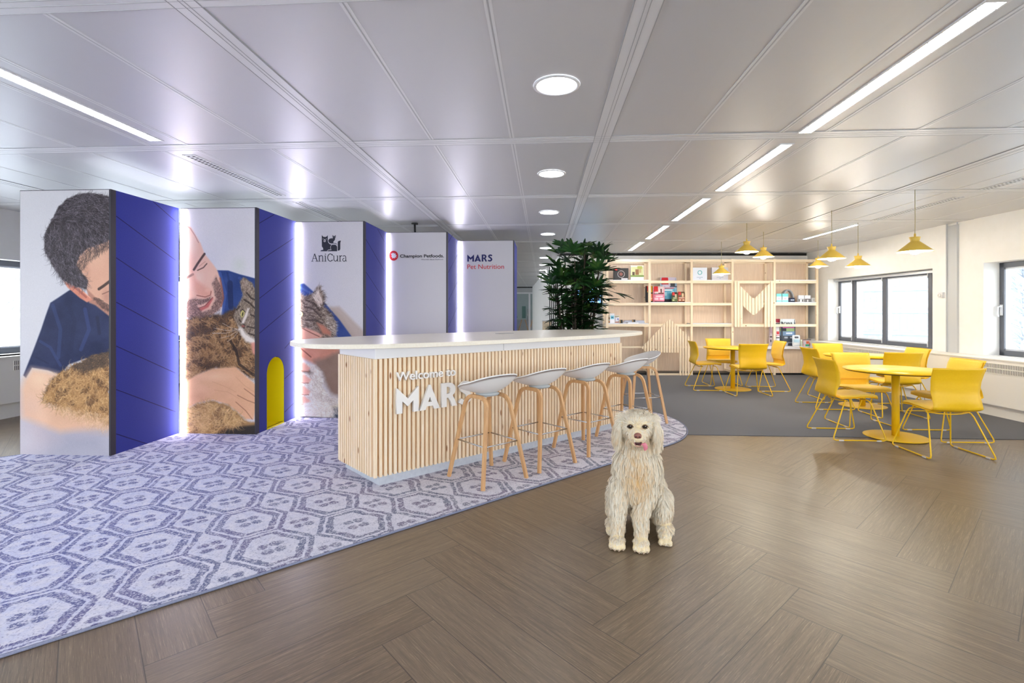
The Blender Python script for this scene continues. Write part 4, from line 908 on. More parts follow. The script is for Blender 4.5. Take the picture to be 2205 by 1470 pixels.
# ================================================================== BAR STOOLS
def make_stool():
    """local: sitter faces +Y, origin at floor centre"""
    t = thing('bar_stool', '', 'bar stool')
    def rim(a):          # a = angle from the back (-Y side)
        c = math.cos(a); return .798+.072*c
    def top_(u, v, off=0):
        a = 2*PI*u; r = v; ex = 2.5
        sx = math.copysign(abs(math.sin(a))**(2/ex), math.sin(a)); cy = math.copysign(abs(math.cos(a))**(2/ex), math.cos(a))
        x = .242*r*sx; y = -.205*r*cy*(1.04 if cy > 0 else 1.0)
        zc = .705; z = zc+(rim(a)-zc)*r**2.0
        return Vector((x, y, z-off*(1-.35*r)))
    s = MB()
    nU, nV = 44, 14
    for off in (0, .016):
        o = len(s.v); s.v += [tuple(top_(k/nU, j/nV, off)) for j in range(nV+1) for k in range(nU)]
        for j in range(nV):
            for k in range(nU):
                q = (o+j*nU+k, o+j*nU+(k+1)%nU, o+(j+1)*nU+(k+1)%nU, o+(j+1)*nU+k)
                s.f.append(q if off else q[::-1]); s.sm.append(True)
    o1 = nV*nU; o2 = (nV+1)*nU+nV*nU
    for k in range(nU): s.f.append((o1+k, o1+(k+1)%nU, o2+(k+1)%nU, o2+k)); s.sm.append(False)
    s.build('seat', M_seat, t, local=True)
    MB().lathe([(0,.712),(.075,.708),(.10,.694),(.09,.682),(0,.680)], 24, caps=False).build('seat_mount', mat('mount_grey', (176,180,182), .5), t, local=True)
    hx = .205; yf = .245      # two bent side frames; feet at (+-.228, +-.228)
    for sx in (-1, 1):
        pts = []
        foot = .228; topx = .115
        A = Vector((sx*foot, -foot, 0)); B = Vector((sx*foot, foot, 0)); TA = Vector((sx*topx, -.135, .655)); TB = Vector((sx*topx, .135, .655))
        def bend(P, Q, n=7, r=.09):
            # from leg direction to horizontal
            d1 = (Q-P).normalized(); d2 = Vector((0, 1 if P.y < 0 else -1, 0))
            c0 = Q-d1*r; c1 = Q+d2*r; return [c0*(1-u)**2+Q*2*u*(1-u)+c1*u*u for u in [i/n for i in range(n+1)]]
        apex = .022
        TAq = TA+(TA-A).normalized()*apex; TBq = TB+(TB-B).normalized()*apex
        l1 = [A]+bend(A, TAq); l2 = [B]+bend(B, TBq); path = l1+l2[::-1]
        MB().tube(path, [(.011, .0145)]*len(path), 4, False, flat=(1,0,0)).build('leg_frame', M_oak, t, local=True)
        MB().box(min(0, sx*topx), max(0, sx*topx), -.03, .03, .668, .684).build('bracket', M_chrome, t, local=True)
    z = .31; q = .228-(.228-.118)*z/.655
    q2 = .228-(.228-.135)*z/.655
    cs = [(-q,-q2,z), (q,-q2,z), (q,q2,z), (-q,q2,z)]
    for i in range(4): MB().tube([cs[i], cs[(i+1)%4]], .0055, 8).build('footrest_bar', M_chrome, t, local=True)
    return t
st = make_stool()
SG = 'white shell bar stools along the bar'
SL = [(-.46, 4.197, PI/4, 'white shell bar stool with bent oak legs, nearest, covering the S of the lettering'),
 (-.034, 4.647, PI/4, 'white shell bar stool with bent oak legs, second from the left along the bar'),
 (.424, 5.149, PI/4, 'white shell bar stool with bent oak legs, third along the bar, left of the dog'),
 (.90, 5.64, PI/4, 'white shell bar stool with bent oak legs, fourth along the bar, behind the dog'),
 (1.235, 6.515, math.radians(102), 'white shell bar stool at the far end of the bar, its scooped seat top showing')]
for k, (x, y, rz, lab) in enumerate(SL):
    if k == 0: st.location = (x, y, .013); st.rotation_euler = (0,0,rz); st['label'] = lab; st['group'] = SG
    else: dup(st, (x, y, .013), rz, lab, SG)

# ================================================================== ROUND TABLES
def make_table():
    t = thing('round_table', '', 'table')
    MB().lathe([(0,.716),(.47,.716),(.478,.722),(.478,.728),(0,.728)], 64, caps=False).build('tabletop_edge', mat('table_edge_dark', (96,74,20), .5), t, local=True)
    MB().lathe([(0,.728),(.49,.728),(.495,.732),(.493,.740),(0,.740)], 64, caps=False).build('tabletop', mat('yellow_laminate', (250,205,20), .35), t, local=True)
    MB().lathe([(.0375,.012),(.0375,.716)], 32).build('pedestal', M_yel, t, local=True)
    MB().lathe([(0,.0),(.30,.0),(.302,.006),(.29,.010),(.06,.014),(0,.014)], 56, caps=False).build('base_plate', M_yel, t, local=True)
    return t
tb = make_table()
TP = [(3.863, 5.86, 'yellow round pedestal table nearest the camera, at the carpet edge'), (4.647, 7.75, 'yellow round pedestal table in the middle, next to the windows'), (3.355, 9.286, 'yellow round pedestal table furthest back, in front of the shelving')]
for k, (x, y, lab) in enumerate(TP):
    z = .006 if k else .0065
    if k == 0: tb.location = (x, y, z); tb['label'] = lab; tb['group'] = 'yellow round tables'
    else: dup(tb, (x, y, z), 0, lab, 'yellow round tables')

# ================================================================== YELLOW CHAIRS
def make_chair():
    """local: sitter faces +Y"""
    t = thing('dining_chair', '', 'chair')
    def prof(v):   # seat front -> seat back -> backrest top : returns (y, z)
        P = [(.24,.432),(.22,.450),(.10,.452),(-.06,.440),(-.155,.438),(-.205,.462),(-.215,.52),(-.205,.62),(-.215,.72),(-.235,.79),(-.262,.855)]
        x = v*(len(P)-1); i = min(int(x), len(P)-2); f = x-i; f = f*f*(3-2*f)*.35+f*.65
        return P[i][0]*(1-f)+P[i+1][0]*f, P[i][1]*(1-f)+P[i+1][1]*f
    def surf(u, v, off, wsc=1.0):
        y, z = prof(v); s = 2*u-1; back = min(1, max(0, (v-.48)/.2))
        w = (.225-.012*abs(v-.5))*(1-back)+(.212+.026*max(0,(v-.55))/.45)*back
        if v < .08: w *= .93+.07*v/.08
        w *= wsc
        y += back*.045*s*s*1.0; z += (1-back)*.010*s*s
        # normal offset
        y2, z2 = prof(min(1, v+.02)); y1, z1 = prof(max(0, v-.02)); ty, tz = y2-y1, z2-z1; l = math.hypot(ty, tz); ny, nz = tz/l, -ty/l
        return Vector((s*w, y+ny*off, z+nz*off))
    def sheet(name, v0, v1, o0, o1, wsc, m, nu=12, nv=30, round_=0):
        s = MB(); W = nu+1
        for off in (o0, o1):
            for j in range(nv+1):
                v = v0+(v1-v0)*j/nv; e = min(j, nv-j)/nv
                for i in range(W):
                    u = i/nu; k = 1
                    if round_:
                        d = min(e*6, 1); k = 1-.035*(1-d)
                    edge = 1-max(abs(2*u-1)**8, (1-min(1, e*14))**2) if off == o1 else 1
                    s.v.append(tuple(surf((u-.5)*k+.5, v, o0+(off-o0)*(.25+.75*edge) if off == o1 else off, wsc)))
        n = W*(nv+1)
        for j in range(nv):
            for i in range(nu):
                a = j*W+i; s.f += [(a, a+W, a+W+1, a+1), (n+a, n+a+1, n+a+W+1, n+a+W)]; s.sm += [True, True]
        for j in range(nv):
            a = j*W; b = a+nu; s.f += [(a, n+a, n+a+W, a+W), (b, b+W, n+b+W, n+b)]; s.sm += [False]*2
        for i in range(nu):
            a = i; b = nv*W+i; s.f += [(a, a+1, n+a+1, n+a), (b, n+b, n+b+1, b+1)]; s.sm += [False]*2
        return s.build(name, m, t, local=True)
    sheet('shell', 0, 1, -.012, 0, 1.0, M_yshell)
    sheet('seat_cushion', .02, .40, .0005, .026, .96, M_yfab, round_=1)
    sheet('back_cushion', .60, .975, .0005, .018, .96, M_yfab, round_=1)
    for sx in (-1, 1):
        x0 = sx*.285; xt = sx*.195
        path = [(sx*.06,.13,.415),(xt*.9,.14,.415),(xt,.150,.405),(xt+sx*.012,.165,.375),(x0-sx*.004,.262,.04),(x0,.262,.016),(x0,.240,.008),(x0,0,.008),(x0,-.240,.008),(x0,-.262,.016),(x0-sx*.004,-.262,.04),(xt+sx*.012,-.120,.375),(xt,-.10,.405),(xt*.9,-.09,.415),(sx*.06,-.08,.415)]
        MB().tube(path, .0068, 8).build('sled_leg', M_yel, t, local=True)
        for y in (-.19, .19): MB().box(x0-.010, x0+.010, y-.024, y+.024, .0, .013).build('glide', mat('clear_glide', (214,210,206), .3) if 'clear_glide' not in bpy.data.materials else bpy.data.materials['clear_glide'], t, local=True)
    MB().tube([(-.20,-.08,.412), (-.1,-.11,.402), (0,-.118,.398), (.1,-.11,.402), (.2,-.08,.412)], .006, 8).build('cross_rod', M_yel, t, local=True)
    return t
ch = make_chair()
def face(name): return {'right': -PI/2, 'left': PI/2, 'cam': PI, 'away': 0}[name]
CHS = [(3.35, 5.91, 'right', 'yellow chair on the left of the nearest round table, seen from behind'),
 (3.87, 6.49, 'cam', 'yellow chair behind the nearest round table, facing the camera'),
 (3.885, 5.245, 'away', 'yellow chair in front at the nearest round table, its back filling the right foreground'),
 (4.42, 5.90, 'left', 'yellow chair on the window side of the nearest round table, behind the front one'),
 (4.06, 7.67, 'right', 'yellow chair on the left of the middle round table, seen from behind'),
 (4.62, 8.42, 'cam', 'yellow chair behind the middle round table, only its backrest showing'),
 (4.615, 7.06, 'away', 'yellow chair with its back to the camera at the middle round table'),
 (5.13, 7.64, 'left', 'yellow chair on the window side of the middle round table'),
 (2.87, 9.32, 'right', 'leftmost yellow chair, at the far round table'),
 (3.36, 9.87, 'cam', 'yellow chair behind the far round table, facing the camera against the shelving'),
 (3.385, 8.70, 'away', 'yellow chair with its back to the camera at the far round table'),
 (3.95, 9.29, 'left', 'yellow chair on the right of the far round table, facing left')]
rj = random.Random(3)
for k, (x, y, fc, lab) in enumerate(CHS):
    rz = face(fc)+rj.uniform(-.03, .03); z = .0065 if k != 2 and k != 0 else .001
    if y < 5.6: z = .001
    g = 'yellow chairs round the yellow tables'
    if k == 0: ch.location = (x, y, .0065); ch.rotation_euler = (0,0,rz); ch['label'] = lab; ch['group'] = g
    else: dup(ch, (x, y, .0065 if k != 2 else .0005), rz, lab, g)

# ================================================================== PENDANT LAMPS
M_pend = mat('yellow_lamp_metal', (230,192,82), .4); M_bulb = mat('warm_bulb', (255,255,255), .5, emit=(255,240,212), es=PEND_E)
M_pin = mat('lamp_inside_white', (250,246,236), .5)
def make_pendant():
    t = thing('pendant_lamp', '', 'pendant lamp')       # origin at the shade rim
    MB().lathe([(.165,0),(.164,.004),(.045,.108),(.040,.112),(.052,.155),(.054,.158),(.046,.158),(.035,.112),(.041,.104),(.160,.002)], 40, caps=False).build('lamp_shade', M_pend, t, local=True)
    MB().lathe([(.158,.0025),(.042,.103),(0,.104)], 32, caps=False).build('shade_lining', M_pin, t, local=True)
    MB().lathe([(0,.158),(.05,.158)], 32, caps=False).lathe([(.010,.156),(.010,.185),(.005,.20)], 16).build('cord_cap', M_pend, t, local=True)
    MB().ell((0,0,.004), (.052,.052,.036)).build('bulb', M_bulb, t, local=True)
    return t
pn = make_pendant()
PL = [((3.389,9.969),2.095,'small yellow pendant lamp furthest left, hanging over the far table'), ((3.058,7.899),2.275,'yellow pendant lamp, front one of the pair left of centre over the far table'), ((3.677,8.792),2.29,'yellow pendant lamp, rear one of the pair over the far table'),
 ((5.149,9.924),2.225,'pale yellow pendant lamp hanging just beside the right end of the shelving'), ((3.797,6.987),2.075,'yellow pendant lamp partly overlapping the small one beside the shelving end'), ((4.718,7.977),2.055,'yellow pendant lamp above the left end of the wide window'), ((4.055,5.845),2.035,'largest yellow pendant lamp, nearest, over the nearest round table')]
for k, ((x, y), z, lab) in enumerate(PL):
    if k == 0: r = pn; r.location = (x, y, z); r['label'] = lab; r['group'] = 'yellow pendant lamps'
    else: r = dup(pn, (x, y, z), 0, lab, 'yellow pendant lamps')
    MB().tube([(x, y, z+.19), (x+.002, y, (z+CE)/2), (x, y, CE-.002)], .003, 6).build('cord', mat('lamp_cord', (170,158,110), .6) if 'lamp_cord' not in bpy.data.materials else bpy.data.materials['lamp_cord'], r)
    l = bpy.data.lights.new('pendant_glow', 'POINT'); l.energy = 5; l.color = (1, .93, .80); l.shadow_soft_size = .04; lo = bpy.data.objects.new('pendant_glow', l); C.objects.link(lo); lo.parent = r; lo.location = (0,0,-.035)
# ================================================================== SHELVING
SD = 11.04; R_ = Vector((math.cos(TH), math.sin(TH), 0)); Fw = Vector((-math.sin(TH), math.cos(TH), 0))
SO = at(1307.6, 700, D=SD); SO.z = .006
MS = Matrix(((R_.x, Fw.x, 0, SO.x), (R_.y, Fw.y, 0, SO.y), (0,0,1,0), (0,0,0,1)))
def lx(px, d=0): return (px-CX)*(SD+d)/F-(1307.6-CX)*SD/F
def lz(py, d=0): return EYE-(py-CY)*(SD+d)/F
sh = thing('shelving_unit', 'wall-long open shelving of pale pine posts, rails and plywood backs', 'shelving', SO, TH)
PX = [1307.6, 1399, 1489.5, 1577.5, 1668, 1760]; XS = [lx(p) for p in PX]; DP = .43; hw = .024
ZT = lz(560.5); ZL = [lz(606.3), lz(654.2), lz(700), lz(747)]
def bs(mb, x0, x1, y0, y1, z0, z1): return mb.box(x0, x1, y0, y1, z0, z1, MS)
for k, x in enumerate(XS):
    bs(MB(), x-hw, x+hw, 0, .045, .0, ZT+.03).build('post', M_pine, sh)
    bs(MB(), x-hw-(.0), x+hw, DP-.045, DP, .0, ZT+.03).build('post', M_pine, sh)
    for z in [ZT]+ZL[:3]+[.09]: bs(MB(), x-.02, x+.02, .045, DP-.045, z-.03, z+.02).build('side_rail', M_pine, sh)
for k in range(5):
    x0, x1 = XS[k]+hw, XS[k+1]-hw
    for j, z in enumerate([ZT]+ZL):
        if (k == 3 and j in (2,)) or (j == 4 and k in (3, 4)): continue
        mb = MB(); h = .032 if j < 4 else .02
        bs(mb, x0, x1, .002, .043, z-h, z+h*.75)
        if j != 4: bs(mb, x0, x1, DP-.045, DP-.005, z-h, z+h*.75)
        mb.build('front_rail', M_pineX, sh)
    bs(MB(), x0, x1, DP-.004, DP+.008, .05, ZT).build('back_panel', M_ply, sh)
M_shw = mat('white_shelf_board', (238,236,240), .5)
for k, j in ((0,1),(2,1),(4,1),(1,2),(4,2),(0,3),(2,3)):
    z = ZL[j-1]+.0245; bs(MB(), XS[k]+hw, XS[k+1]-hw, .001, DP-.006, z, z+.016).build('shelf_board', M_shw, sh)
xa = lx(1640, -.06); xb = lx(1752); ztop_ = lz(745.5)
bs(MB(), xa, XS[5]-hw, -.06, DP-.05, ztop_-.055, ztop_).build('desk_board', M_shw, sh)
bs(MB(), lx(1645), XS[5]-.05, .02, .035, .05, ztop_-.055).build('desk_front_panel', M_ply, sh)
bs(MB(), -.1, XS[5]+.02, .06, DP, .0, .05).build('plinth_board', M_black, sh)

# slatted house shape and slatted arrow, fixed in front of the shelving
def slats(name, label, lst, rails, y0=-.045):
    r = thing(name, label, 'slatted panel', MS @ Vector((lx(lst[0][0], y0), y0, .006)), TH)
    mb = MB()
    for (xa, xb, ta, tb_, ba, bb) in lst:      # x0 x1, top at x0/x1, bottom at x0/x1 (pixels)
        X0, X1 = lx(xa, y0), lx(xb, y0); P = [(X0, lz(ba, y0)), (X1, lz(bb, y0)), (X1, lz(tb_, y0)), (X0, lz(ta, y0))]
        vs = [MS @ Vector((p[0], y0, p[1])) for p in P]+[MS @ Vector((p[0], y0+.02, p[1])) for p in P]
        mb.add(vs, [(0,1,2,3),(7,6,5,4),(0,4,5,1),(1,5,6,2),(2,6,7,3),(3,7,4,0)])
    mb.build('slats', M_pine, r)
    mb = MB()
    for (xa, xb, a, b) in rails: mb.box(lx(xa, y0), lx(xb, y0), y0+.0205, y0+.042, lz(b, y0), lz(a, y0), MS)
    mb.build('rails', M_pineX, r)
def c1(x): return 1290+x*.19722
def c1y(y): return 530+y*.19722
hl = []; pitch = 29.6
for k in range(19):
    x = 465+pitch*k; xe = x+20
    if xe > 1012: break
    def roof(q): return 790+abs(q-770)*(1.03 if q < 770 else .93)
    b0 = b1 = 1411
    if xe < 528: b0 = 1108+(x-463)*.9; b1 = 1108+(xe-463)*.9; b0, b1 = max(b0, 1110), max(b1, 1125)
    elif 650 < (x+xe)/2 < 884: b0 = b1 = 1160
    hl.append((c1(x), c1(xe), c1y(roof(x)), c1y(roof(xe)), c1y(b0), c1y(b1)))
slats('slatted_house_shape', 'house-shaped panel of vertical pine slats with a door opening, standing against the shelving', hl, [(c1(475), c1(1005), c1y(1098), c1y(1112)), (c1(534), c1(1005), c1y(1388), c1y(1411)), (c1(690), c1(880), c1y(862), c1y(876))])
def c2(x): return 1540+x*.19732
def c2y(y): return 530+y*.19732
al_ = []
for x, xe in ((213,238),(244,269),(275,300),(306,331),(338,362),(369,394),(401,430),(438,464),(470,495),(502,528),(540,564),(571,597),(604,634)):
    def vt(q): return 580-abs(420-q)*1.02 if q < 420 else 580-abs(q-420)*1.0
    def vb(q): return 762-abs(q-420)*.96
    t0, t1 = max(vt(x), 384), max(vt(xe), 384); b0, b1 = (vb(x), vb(xe)) if 303 < x < 530 else (880, 880)
    if x < 245 or x > 600: t0 = t1 = 382
    al_.append((c2(x), c2(xe), c2y(t0), c2y(t1), c2y(b0), c2y(b1)))
slats('slatted_arrow_shape', 'square pine panel with slats forming a downward arrow, fixed to the shelving right of centre', al_, [(c2(213), c2(636), c2y(381), c2y(403)), (c2(213), c2(636), c2y(858), c2y(880)), (c2(240), c2(620), c2y(622), c2y(640))])

# goods on the shelves ------------------------------------------------
MC = {}
def cm(c, rough=.45):
    k = (c, rough)
    if k not in MC: MC[k] = mat('print_%d_%d_%d' % c, c, rough)
    return MC[k]
def pack(name, label, cat, x0, x1, y0, y1, d, th, col, dec=(), pillow=True, tilt=0, group=None, z_on=None):
    """pixels at depth d behind the shelving front; dec = (u0,v0,u1,v1,colour,depth?) as fractions from bottom left"""
    X0, X1, Z0, Z1 = lx(x0, d), lx(x1, d), lz(y1, d), lz(y0, d)
    if z_on is not None: Z1 += z_on-Z0; Z0 = z_on
    w, h = X1-X0, Z1-Z0; ctr = MS @ Vector(((X0+X1)/2, d+th/2, Z0-SO.z))
    r = thing(name, label, cat, (ctr.x, ctr.y, Z0), TH, group)
    mb = MB()
    if pillow:
        N = 10; M_ = 8
        def pt(u, v, s_):
            wv = 1-.10*(abs(2*v-1)**6); y = (1-abs(2*u-1)**4)*(1-v**5)*(.2+.8*min(1, (v+.02)*8)**.5); return Vector(((u-.5)*w*wv, (s_*(y*.5*th)), v*h))
        for s_ in (-1, 1):
            o = len(mb.v); mb.v += [tuple(pt(i/N, j/M_, s_)) for j in range(M_+1) for i in range(N+1)]
            for j in range(M_):
                for i in range(N): a = o+j*(N+1)+i; q = (a, a+1, a+N+2, a+N+1); mb.f.append(q if s_ < 0 else q[::-1]); mb.sm.append(True)
    else: mb.box(-w/2, w/2, -th/2, th/2, 0, h)
    mb.build('packet' if pillow else 'box_body', cm(col), r, local=True)
    by = {}
    for k, D_ in enumerate(dec):
        u0, v0, u1, v1, c = D_[:5]; m_ = by.setdefault(c, MB())
        if pillow:
            n_ = 6; o = len(m_.v)
            for j in range(n_+1):
                for i in range(n_+1):
                    u = u0+(u1-u0)*i/n_; v = v0+(v1-v0)*j/n_; p = pt(u, v, -1); p.y -= .0012+.0006*k; m_.v.append(tuple(p))
            for j in range(n_):
                for i in range(n_): a = o+j*(n_+1)+i; m_.f.append((a, a+1, a+n_+2, a+n_+1)); m_.sm.append(True)
        else: m_.box((u0-.5)*w, (u1-.5)*w, -th/2-.0012-.0006*k, -th/2, v0*h, v1*h)
    for c, m_ in by.items(): m_.build('printed_area', cm(c), r, local=True)
    return r, w, h, th
def q3(x): return 1290+x*.10204
def q3y(y): return 550+y*.10204
s1 = ZL[0]+.0405; s2 = ZL[1]+.0405; s3 = ZL[2]+.0405
r, w, h, th = pack('book', 'black square book with red corner tag and round emblem, top left of the shelving', 'book', q3(308), q3(620), q3y(265), q3y(518), .12, .05, (40,36,36), [(.07,.78,.24,1,(214,40,44)), (.52,.05,.95,.16,(224,220,220))], False, z_on=s1)
mb = MB(); pts = [((math.cos(a)*.23*w), -th/2-.003, h*.5+math.sin(a)*.28*h) for a in np.linspace(0, 2*PI, 25)[:-1]]; mb.tube(pts, .006, 5, closed=True); mb.build('round_emblem', cm((206,190,190)), r, local=True)
MB().ell((0, -th/2, h*.5), (.12*w, .002, .14*h)).build('round_emblem', cm((150,90,80)), r, local=True)
pack('book', 'white and green dog-picture book standing upright, right of the black one', 'book', q3(668), q3(945), q3y(208), q3y(518), .12, .05, (238,238,226), [(.0,.22,1,.34,(126,150,74)), (.02,.34,.96,.9,(214,216,160)), (.35,.36,.62,.74,(150,104,66)), (.12,.34,.3,.56,(86,66,52)), (.6,.5,.8,.8,(196,170,120)), (.5,.76,.86,.95,(180,186,90))], False, z_on=s1)
def brand(r, w, h, th, dec=0): pass
pack('pet_food_bag', 'large pale blue pet food bag with red corner behind the smaller bags', 'bag', q3(1300), q3(1657), q3y(450), q3y(980), .22, .10, (150,186,214), [(0,.58,1,1,(206,196,216)), (0,.12,1,.56,(84,168,200)), (0,0,1,.13,(38,36,46)), (.06,.71,.47,.99,(204,34,44)), (.12,.545,.8,.575,(200,40,50)), (.58,.62,.86,.78,(40,44,58)), (.54,.60,1,.64,(56,62,88)), (.15,.46,.7,.51,(222,236,240)), (.1,.26,.35,.40,(150,204,222)), (.62,.3,.8,.44,(170,214,228))], z_on=s2, group='pet food bags on the second shelf')
pack('pet_food_bag', 'dark pet food bag with yellow and orange front, partly behind the shelving post', 'bag', q3(985), q3(1150), q3y(640), q3y(985), .12, .09, (44,40,40), [(.2,.60,1,1,(212,160,50)), (.2,.68,.5,.98,(206,36,40)), (.3,.08,1,.52,(222,128,88)), (.5,.2,.9,.26,(240,190,160))], z_on=s2, group='pet food bags on the second shelf')
pack('pet_food_bag', 'pink pet food bag with red corner at the front of the second shelf', 'bag', q3(1145), q3(1395), q3y(640), q3y(975), .08, .08, (232,130,156), [(.0,.5,1,1,(226,204,206)), (.05,.66,.42,1,(208,36,44)), (.6,.56,.74,.84,(110,60,66)), (.42,.52,.9,.60,(150,60,60)), (.05,.5,.9,.54,(60,44,50)), (.1,0,1,.05,(40,36,44)), (.2,.34,.8,.40,(248,224,230)), (.1,.14,.4,.28,(246,200,212)), (.55,.14,.9,.28,(246,200,212))], z_on=s2, group='pet food bags on the second shelf')
pack('treat_pouch', 'small green treat pouch with red corner, left of the brown one', 'bag', q3(1538), q3(1664), q3y(765), q3y(975), .07, .05, (92,104,56), [(0,.5,1,1,(56,48,38)), (.1,.68,.48,1,(206,36,40)), (.5,.5,.8,.8,(196,176,140)), (.2,.38,.8,.44,(220,224,190)), (.1,.14,.4,.26,(206,210,160)), (0,0,1,.06,(36,34,36))], z_on=s2, group='small treat pouches')
pack('treat_pouch', 'small brown treat pouch with red corner, right of the green one', 'bag', q3(1666), q3(1820), q3y(755), q3y(975), .07, .05, (160,88,58), [(0,.5,1,1,(96,74,50)), (.06,.68,.42,1,(206,36,40)), (.52,.5,.8,.85,(210,180,140)), (.1,.38,.9,.44,(236,206,186)), (.1,.14,.4,.26,(236,196,170)), (.6,.14,.9,.26,(236,196,170)), (0,0,1,.06,(36,34,36))], z_on=s2, group='small treat pouches')
pack('leaflet_stand', 'narrow white leaflet with a blue middle, leaning on the third shelf', 'leaflet', q3(232), q3(325), q3y(1218), q3y(1425), .10, .03, (238,238,246), [(.12,.42,.9,.78,(130,210,232)), (.25,.52,.75,.66,(70,120,150))], False, z_on=s3)
pack('food_pouch', 'white and purple pouch standing beside the narrow white leaflet', 'pouch', q3(335), q3(428), q3y(1262), q3y(1425), .14, .05, (222,222,232), [(.0,.78,1,.95,(170,160,130)), (.3,.3,.9,.7,(226,230,240)), (.5,.45,.85,.62,(120,116,190)), (.1,.08,.9,.2,(222,140,110))], z_on=s3)
pack('food_tin', 'small patterned tin at the left end of the third shelf', 'tin', q3(203), q3(226), q3y(1262), q3y(1420), .2, .07, (214,206,180), [(0,.05,1,.3,(226,140,70)), (0,.5,1,.8,(150,110,60))], False, z_on=s3)
pack('display_block', 'small black and tan card block, left of the paper stack', 'display block', q3(447), q3(498), q3y(1350), q3y(1422), .08, .05, (26,24,26), [(.0,.1,.12,.9,(222,170,90))], False, z_on=s3, group='black card blocks')
rb, w_, h_, _ = pack('booklet', 'thin white booklet with dark cover lying at the shelf edge under the second black block', 'booklet', q3(610), q3(830), q3y(1405), q3y(1432), .04, .20, (240,240,246), [(0,.82,1,1,(96,106,130))], False, z_on=s3)
pack('display_block', 'small black and tan card block lying on the thin white booklet', 'display block', q3(705), q3(765), q3y(1352), q3y(1400), .10, .05, (26,24,26), [(.0,.1,.25,.9,(222,170,90))], False, z_on=s3+h_+.0005, group='black card blocks')
for q in range(4):
    pack('brochure', 'light grey brochure in the fanned stack on the third shelf', 'brochure', q3(505+14*q), q3(965-4*q), q3y(1400), q3y(1413), .27, .14, (204-6*(q%2),208-6*(q%2),222), [], False, z_on=s3+.0142*q, group='stack of grey brochures')
def q4(x): return 1460+x*.0635
def q4y(y): return 540+y*.0635
for (xa, xb, ya, c_, rc, lab) in ((495, 985, 575, (226,232,246), (122,196,202), 'white square box with a teal ring logo, top shelf in the middle'), (1150, 1700, 572, (214,212,220), (170,176,188), 'pale grey square box behind the small pendant lamp, right of the teal-ring one')):
    r, w, h, th = pack('gift_box', lab, 'box', q4(xa), q4(xb), q4y(ya), q4y(1000), .10, .05, c_, [(.30,.20,.34,.245,(130,150,180)),(.37,.20,.41,.245,(130,150,180)),(.44,.20,.48,.245,(130,150,180)),(.51,.20,.55,.245,(130,150,180)),(.58,.20,.62,.245,(130,150,180)),(.65,.20,.69,.245,(130,150,180)),(.46,.12,.54,.15,(130,150,180))], False, z_on=s1, group='square boxes on the top shelf')
    pts = [(math.cos(a)*.135*w, -th/2-.001, h*.6+math.sin(a)*.135*w) for a in np.linspace(0, 2*PI, 29)[:-1]]; MB().tube(pts, .009, 5, closed=True).build('ring_logo', cm(rc), r, local=True)
def q5(x): return 1560+x*.12243
def q5y(y): return 600+y*.12243
SB = dict(pillow=False, z_on=s2)
pack('carton', 'mint and white carton at the left end of the right-hand shelf', 'carton', q5(915), q5(1003), q5y(262), q5y(412), .10, .07, (232,240,244), [(0,.66,1,1,(120,214,214)), (0,0,1,.24,(150,218,228)), (.3,.35,.7,.5,(214,190,206))], group='mint cartons', **SB)
pack('carton', 'mint and white carton with green edge, second from left on the right-hand shelf', 'carton', q5(1012), q5(1122), q5y(262), q5y(412), .10, .07, (232,240,244), [(0,.66,1,1,(120,214,214)), (0,0,1,.24,(150,218,228)), (.3,.35,.7,.5,(214,190,206)), (0,.3,.05,.95,(50,130,100))], group='mint cartons', **SB)
r = thing('steel_collar', 'grey curved band arching behind the mint cartons', 'collar', MS @ Vector((lx(q5(1105), .25), .25, s2)), TH)
cxl, czl = lx(q5(1105), .25), s2
arc_ = [MS @ Vector((cxl+math.cos(a)*.125, .25, czl+.012+math.sin(a)*.265-SO.z)) for a in np.linspace(0, PI, 24)]
MB().tube(arc_, [(.05, .012)]*24, 4, True, flat=tuple(Fw)).build('curved_band', mat('band_grey', (170,172,178), .4, .4), r)
pack('pouch_case', 'small navy zip case right of the mint cartons', 'case', q5(1128), q5(1255), q5y(335), q5y(412), .09, .07, (44,52,78), [(.3,.4,.8,.6,(196,204,220))], z_on=s2)
pack('product_box', 'small white box with a spotted dog photo, left of its twin on the right-hand shelf', 'box', q5(1302), q5(1400), q5y(290), q5y(410), .09, .05, (228,228,232), [(0,0,1,.5,(160,156,154)), (.25,.05,.6,.42,(240,238,236)), (.1,.1,.25,.4,(60,54,52)), (.6,.1,.75,.35,(50,46,46))], group='small white photo boxes', **SB)
pack('product_box', 'small white box with a dark photo strip, right of the spotted-dog one', 'box', q5(1412), q5(1515), q5y(290), q5y(410), .09, .05, (228,228,232), [(0,0,1,.44,(120,116,116)), (.4,.05,.6,.36,(226,222,220)), (.05,.44,.95,.5,(90,60,54))], group='small white photo boxes', **SB)
pack('clear_box', 'small clear plastic box with a round mark at the right end of the shelf', 'box', q5(1532), q5(1598), q5y(332), q5y(410), .09, .05, (206,210,212), [(.1,.1,.9,.9,(220,222,222)), (.4,.3,.8,.65,(190,192,194))], group=None, **SB)
zd = ztop_
pack('pet_food_bag', 'large pet food bag with ACANA in black and dark grey lower half', 'bag', q5(1000), q5(1276), q5y(708), q5y(1180), .16, .12, (78,86,100), [(0,.72,1,1,(226,234,238)), (0,.66,1,.70,(212,90,160)), (0,.54,1,.66,(150,180,120)), (0,.38,1,.54,(120,150,188)), (.08,.55,.32,.66,(50,56,66)), (.3,.44,.7,.50,(206,216,230)), (.2,.28,.4,.34,(186,192,204)), (.55,.28,.75,.34,(186,192,204)), (.2,.1,.9,.14,(150,156,170)), (.15,0,.42,.10,(196,200,208))], z_on=zd, group='pet food bags on the desk board')
ab = [o for o in C.objects if o.name.startswith('pet_food_bag') and 'ACANA' in o.get('label', '')][0]
